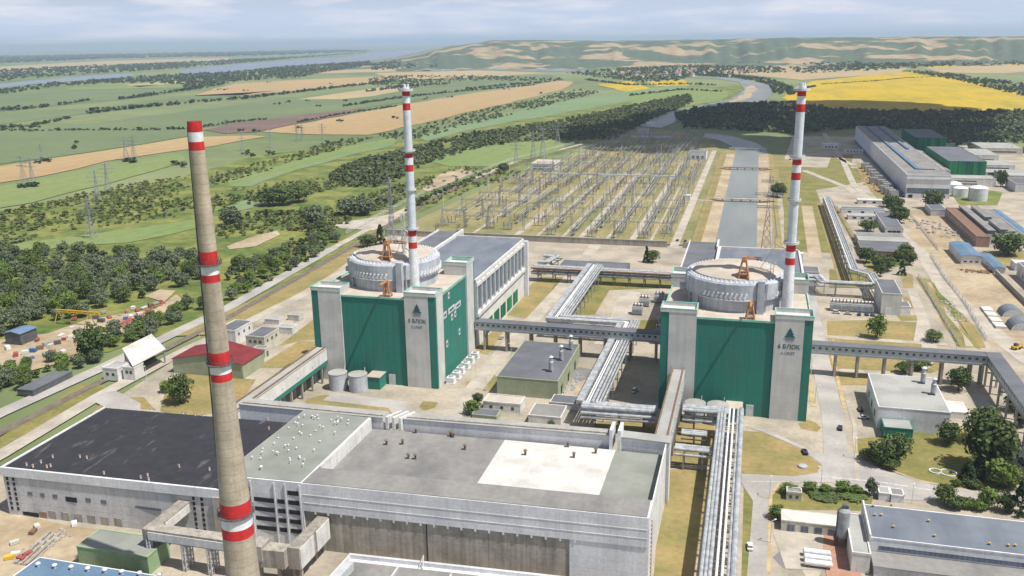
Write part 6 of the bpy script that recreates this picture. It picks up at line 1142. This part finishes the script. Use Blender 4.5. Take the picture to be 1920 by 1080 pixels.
HEDGE = [([(-40, 212), (30, 206), (90, 200)], 14), ([(110, 197), (150, 191), (165, 188)], 10), ([(230, 186), (290, 178), (345, 170), (380, 163)], 14), ([(160, 213), (240, 204), (330, 196), (350, 196)], 16), ([(350, 194), (450, 186), (520, 178), (600, 168), (690, 158), (740, 152)], 14), ([(0, 240), (60, 236), (100, 228), (130, 221)], 9), ([(0, 244), (60, 246), (150, 244), (280, 244), (350, 242)], 8), ([(20, 238), (70, 240)], 10), ([(560, 230), (640, 214), (740, 200)], 6), ([(380, 238), (450, 228), (500, 224)], 7), ([(640, 200), (720, 188), (800, 178), (880, 170), (1000, 160)], 9), ([(870, 168), (950, 160), (1030, 154)], 12), ([(690, 172), (760, 162), (840, 158)], 12), ([(1480, 178), (1500, 168), (1530, 162)], 8), ([(1540, 158), (1640, 152), (1700, 146), (1760, 144)], 4), ([(1180, 180), (1280, 168), (1350, 172)], 8), ([(1100, 150), (1180, 160), (1290, 158), (1340, 160)], 10), ([(400, 400), (430, 405), (480, 402), (560, 402)], 6), ([(760, 395), (800, 372), (900, 330)], 5)]
pool = []
for k, (nm, P_, spc, rad, hf, kinds, fol, lab) in enumerate(AREAS):
    W_ = np.array([G(*p) for p in P_]); lo, hi = W_.min(0), W_.max(0); nx, ny = int((hi[0] - lo[0]) / spc) + 1, int((hi[1] - lo[1]) / spc) + 1
    gx, gy = np.meshgrid(np.arange(nx), np.arange(ny)); x = lo[0] + (gx.ravel() + RNG.uniform(-.5, .5, nx * ny)) * spc; y = lo[1] + (gy.ravel() + RNG.uniform(-.5, .5, nx * ny)) * spc
    m = inpoly([tuple(q) for q in W_], x, y); x, y = x[m], y[m]; clump = np.sin(x / (spc * 3.1) + k) * np.sin(y / (spc * 4.3) + 2 * k) + RNG.uniform(-.7, .7, len(x)); thr = -.35 if 'scrub' in nm or 'edge' in nm else (-.45 if nm == 'near wood' else -.75 if nm != 'dark wood' else -1.0)
    m = clump > thr; x, y = x[m], y[m]; r = RNG.uniform(*rad, len(x))
    if 'scrub' in nm: r *= np.where(RNG.random(len(x)) < .25, 1.25, .8)
    pool.append([k, x, y, r])
near = [(pool[i][3][j] / math.hypot(pool[i][1][j], pool[i][2][j]), i, j) for i in range(5) for j in range(len(pool[i][1]))]; near.sort(reverse=True)
GRP = ['trees of the wood behind the scrap yard', 'trees between scrap yard and railway road', 'trees of the thicket by the road', 'scrub trees above the road', 'scrub bushes on the left slope']
pick = set()
for _, i, j in near[:232]:
    a = AREAS[i]; pick.add((i, j)); kd = a[5][int(RNG.integers(len(a[5])))]; r = pool[i][3][j]
    plant(kd, pool[i][1][j], pool[i][2][j], r, r * (2.0 if kd != 'bush' else 1.3) * RS.uniform(.9, 1.15), a[7], GRP[i])
def mass(name, x, y, r, hf, m, nq, label=None):
    g = np.random.default_rng(len(x) + nq); V_ = []
    tmpl = [leaf_crown('ball', nq, 1, 2, (.52 if nq < 40 else .36), 100 + s) for s in range(6)]; ti = g.integers(0, 6, len(x)); ang = g.uniform(0, 6.28, len(x)); hz_ = r * hf * g.uniform(.75, 1.3, len(x))
    for s in range(6):
        q = ti == s; T = tmpl[s]; c, sn = np.cos(ang[q])[:, None], np.sin(ang[q])[:, None]; X = (T[None, :, 0] * c - T[None, :, 1] * sn) * r[q][:, None] + x[q][:, None]; Y = (T[None, :, 0] * sn + T[None, :, 1] * c) * r[q][:, None] + y[q][:, None]; Z = (T[None, :, 2] + .85) * (hz_[q] / 2)[:, None]
        V_.append(np.stack([X, Y, Z], 2).reshape(-1, 3))
    o = bpy.data.objects.new(name, quads_mesh(name, np.concatenate(V_), m)); COL.objects.link(o); tag(o, label, None, None, 'stuff'); return len(x) * nq
tot = 0
for k, x, y, r in pool:
    keep = np.array([(k, j) not in pick for j in range(len(x))], bool)
    if keep.sum() == 0: continue
    d = np.hypot(x, y).mean(); nq = 90 if d < 750 else (60 if d < 1300 else (36 if d < 2600 else 20)); a = AREAS[k]
    tot += mass(a[0].replace(' ', '_'), x[keep], y[keep], r[keep], a[4], WOOD[a[6]], nq)
hx, hy, hr = [], [], []
for pts, w in HEDGE:
    W_ = [Vector((*G(*p), 0)) for p in pts]
    for a, b in zip(W_, W_[1:]):
        n = int((b - a).length / (w * .55)) + 1
        for i in range(n):
            if RS.random() < .82: p = a.lerp(b, (i + RS.random()) / n); hx.append(p.x + RS.gauss(0, w * .45)); hy.append(p.y + RS.gauss(0, w * .45)); hr.append(w * RS.uniform(.3, .62))
# lone bushes in the fields
for (x, y) in ((80, 302), (72, 306), (88, 303), (45, 352), (55, 350), (66, 350), (238, 304), (250, 305), (145, 268), (145, 278), (330, 308), (345, 312), (1020, 176), (740, 222), (950, 168), (845, 182), (800, 186), (640, 228), (560, 240), (480, 246), (450, 246), (410, 168), (423, 168), (462, 170), (505, 155), (620, 158), (520, 196), (540, 192), (600, 200), (650, 190), (575, 190), (460, 290), (470, 292), (510, 290), (610, 270)):
    for _ in range(3): q = G(x + RS.uniform(-6, 6), y + RS.uniform(-1, 1)); hx.append(q[0]); hy.append(q[1]); hr.append(RS.uniform(2.5, 5))
tot += mass('hedgerows', np.array(hx), np.array(hy), np.array(hr), 1.3, WOOD['far'], 30)
for l in TP.values():
    for t in l:
        for c in list(t.children): bpy.data.objects.remove(c)
        bpy.data.objects.remove(t)
# village houses far off
hv = None
for i in range(34):
    x, y = RS.uniform(1130, 1400), RS.uniform(134, 145); q = G(x, y)
    if hv is None:
        hv = thing('village_house', 'tiny pale house with tiled roof among the far village trees', 'house', (*q, 0), 'houses of the far village'); O = (0, 0, 0)
        mb = MB(); mb.box(-6, 6, -5, 5, 0, 6); link('wall', mb, 'white', hv, O); mb = MB(); mb.v = [(-6.6, -5.6, 6), (6.6, -5.6, 6), (6.6, 5.6, 6), (-6.6, 5.6, 6), (-6.6, 0, 10), (6.6, 0, 10)]; mb.f = [(0, 1, 5, 4), (2, 3, 4, 5), (1, 2, 5), (3, 0, 4), (3, 2, 1, 0)]; mb.m = [0] * 5; link('roof', mb, 'tile', hv, O); mb = MB(); mb.box(-1, 1, -5.1, -5, 1, 3); link('window', mb, 'glass', hv, O)
    else: dup(hv, (*q, 0), rz=RS.uniform(0, 3), scale=(RS.uniform(1, 1.8),) * 3)
print('foliage quads', tot)
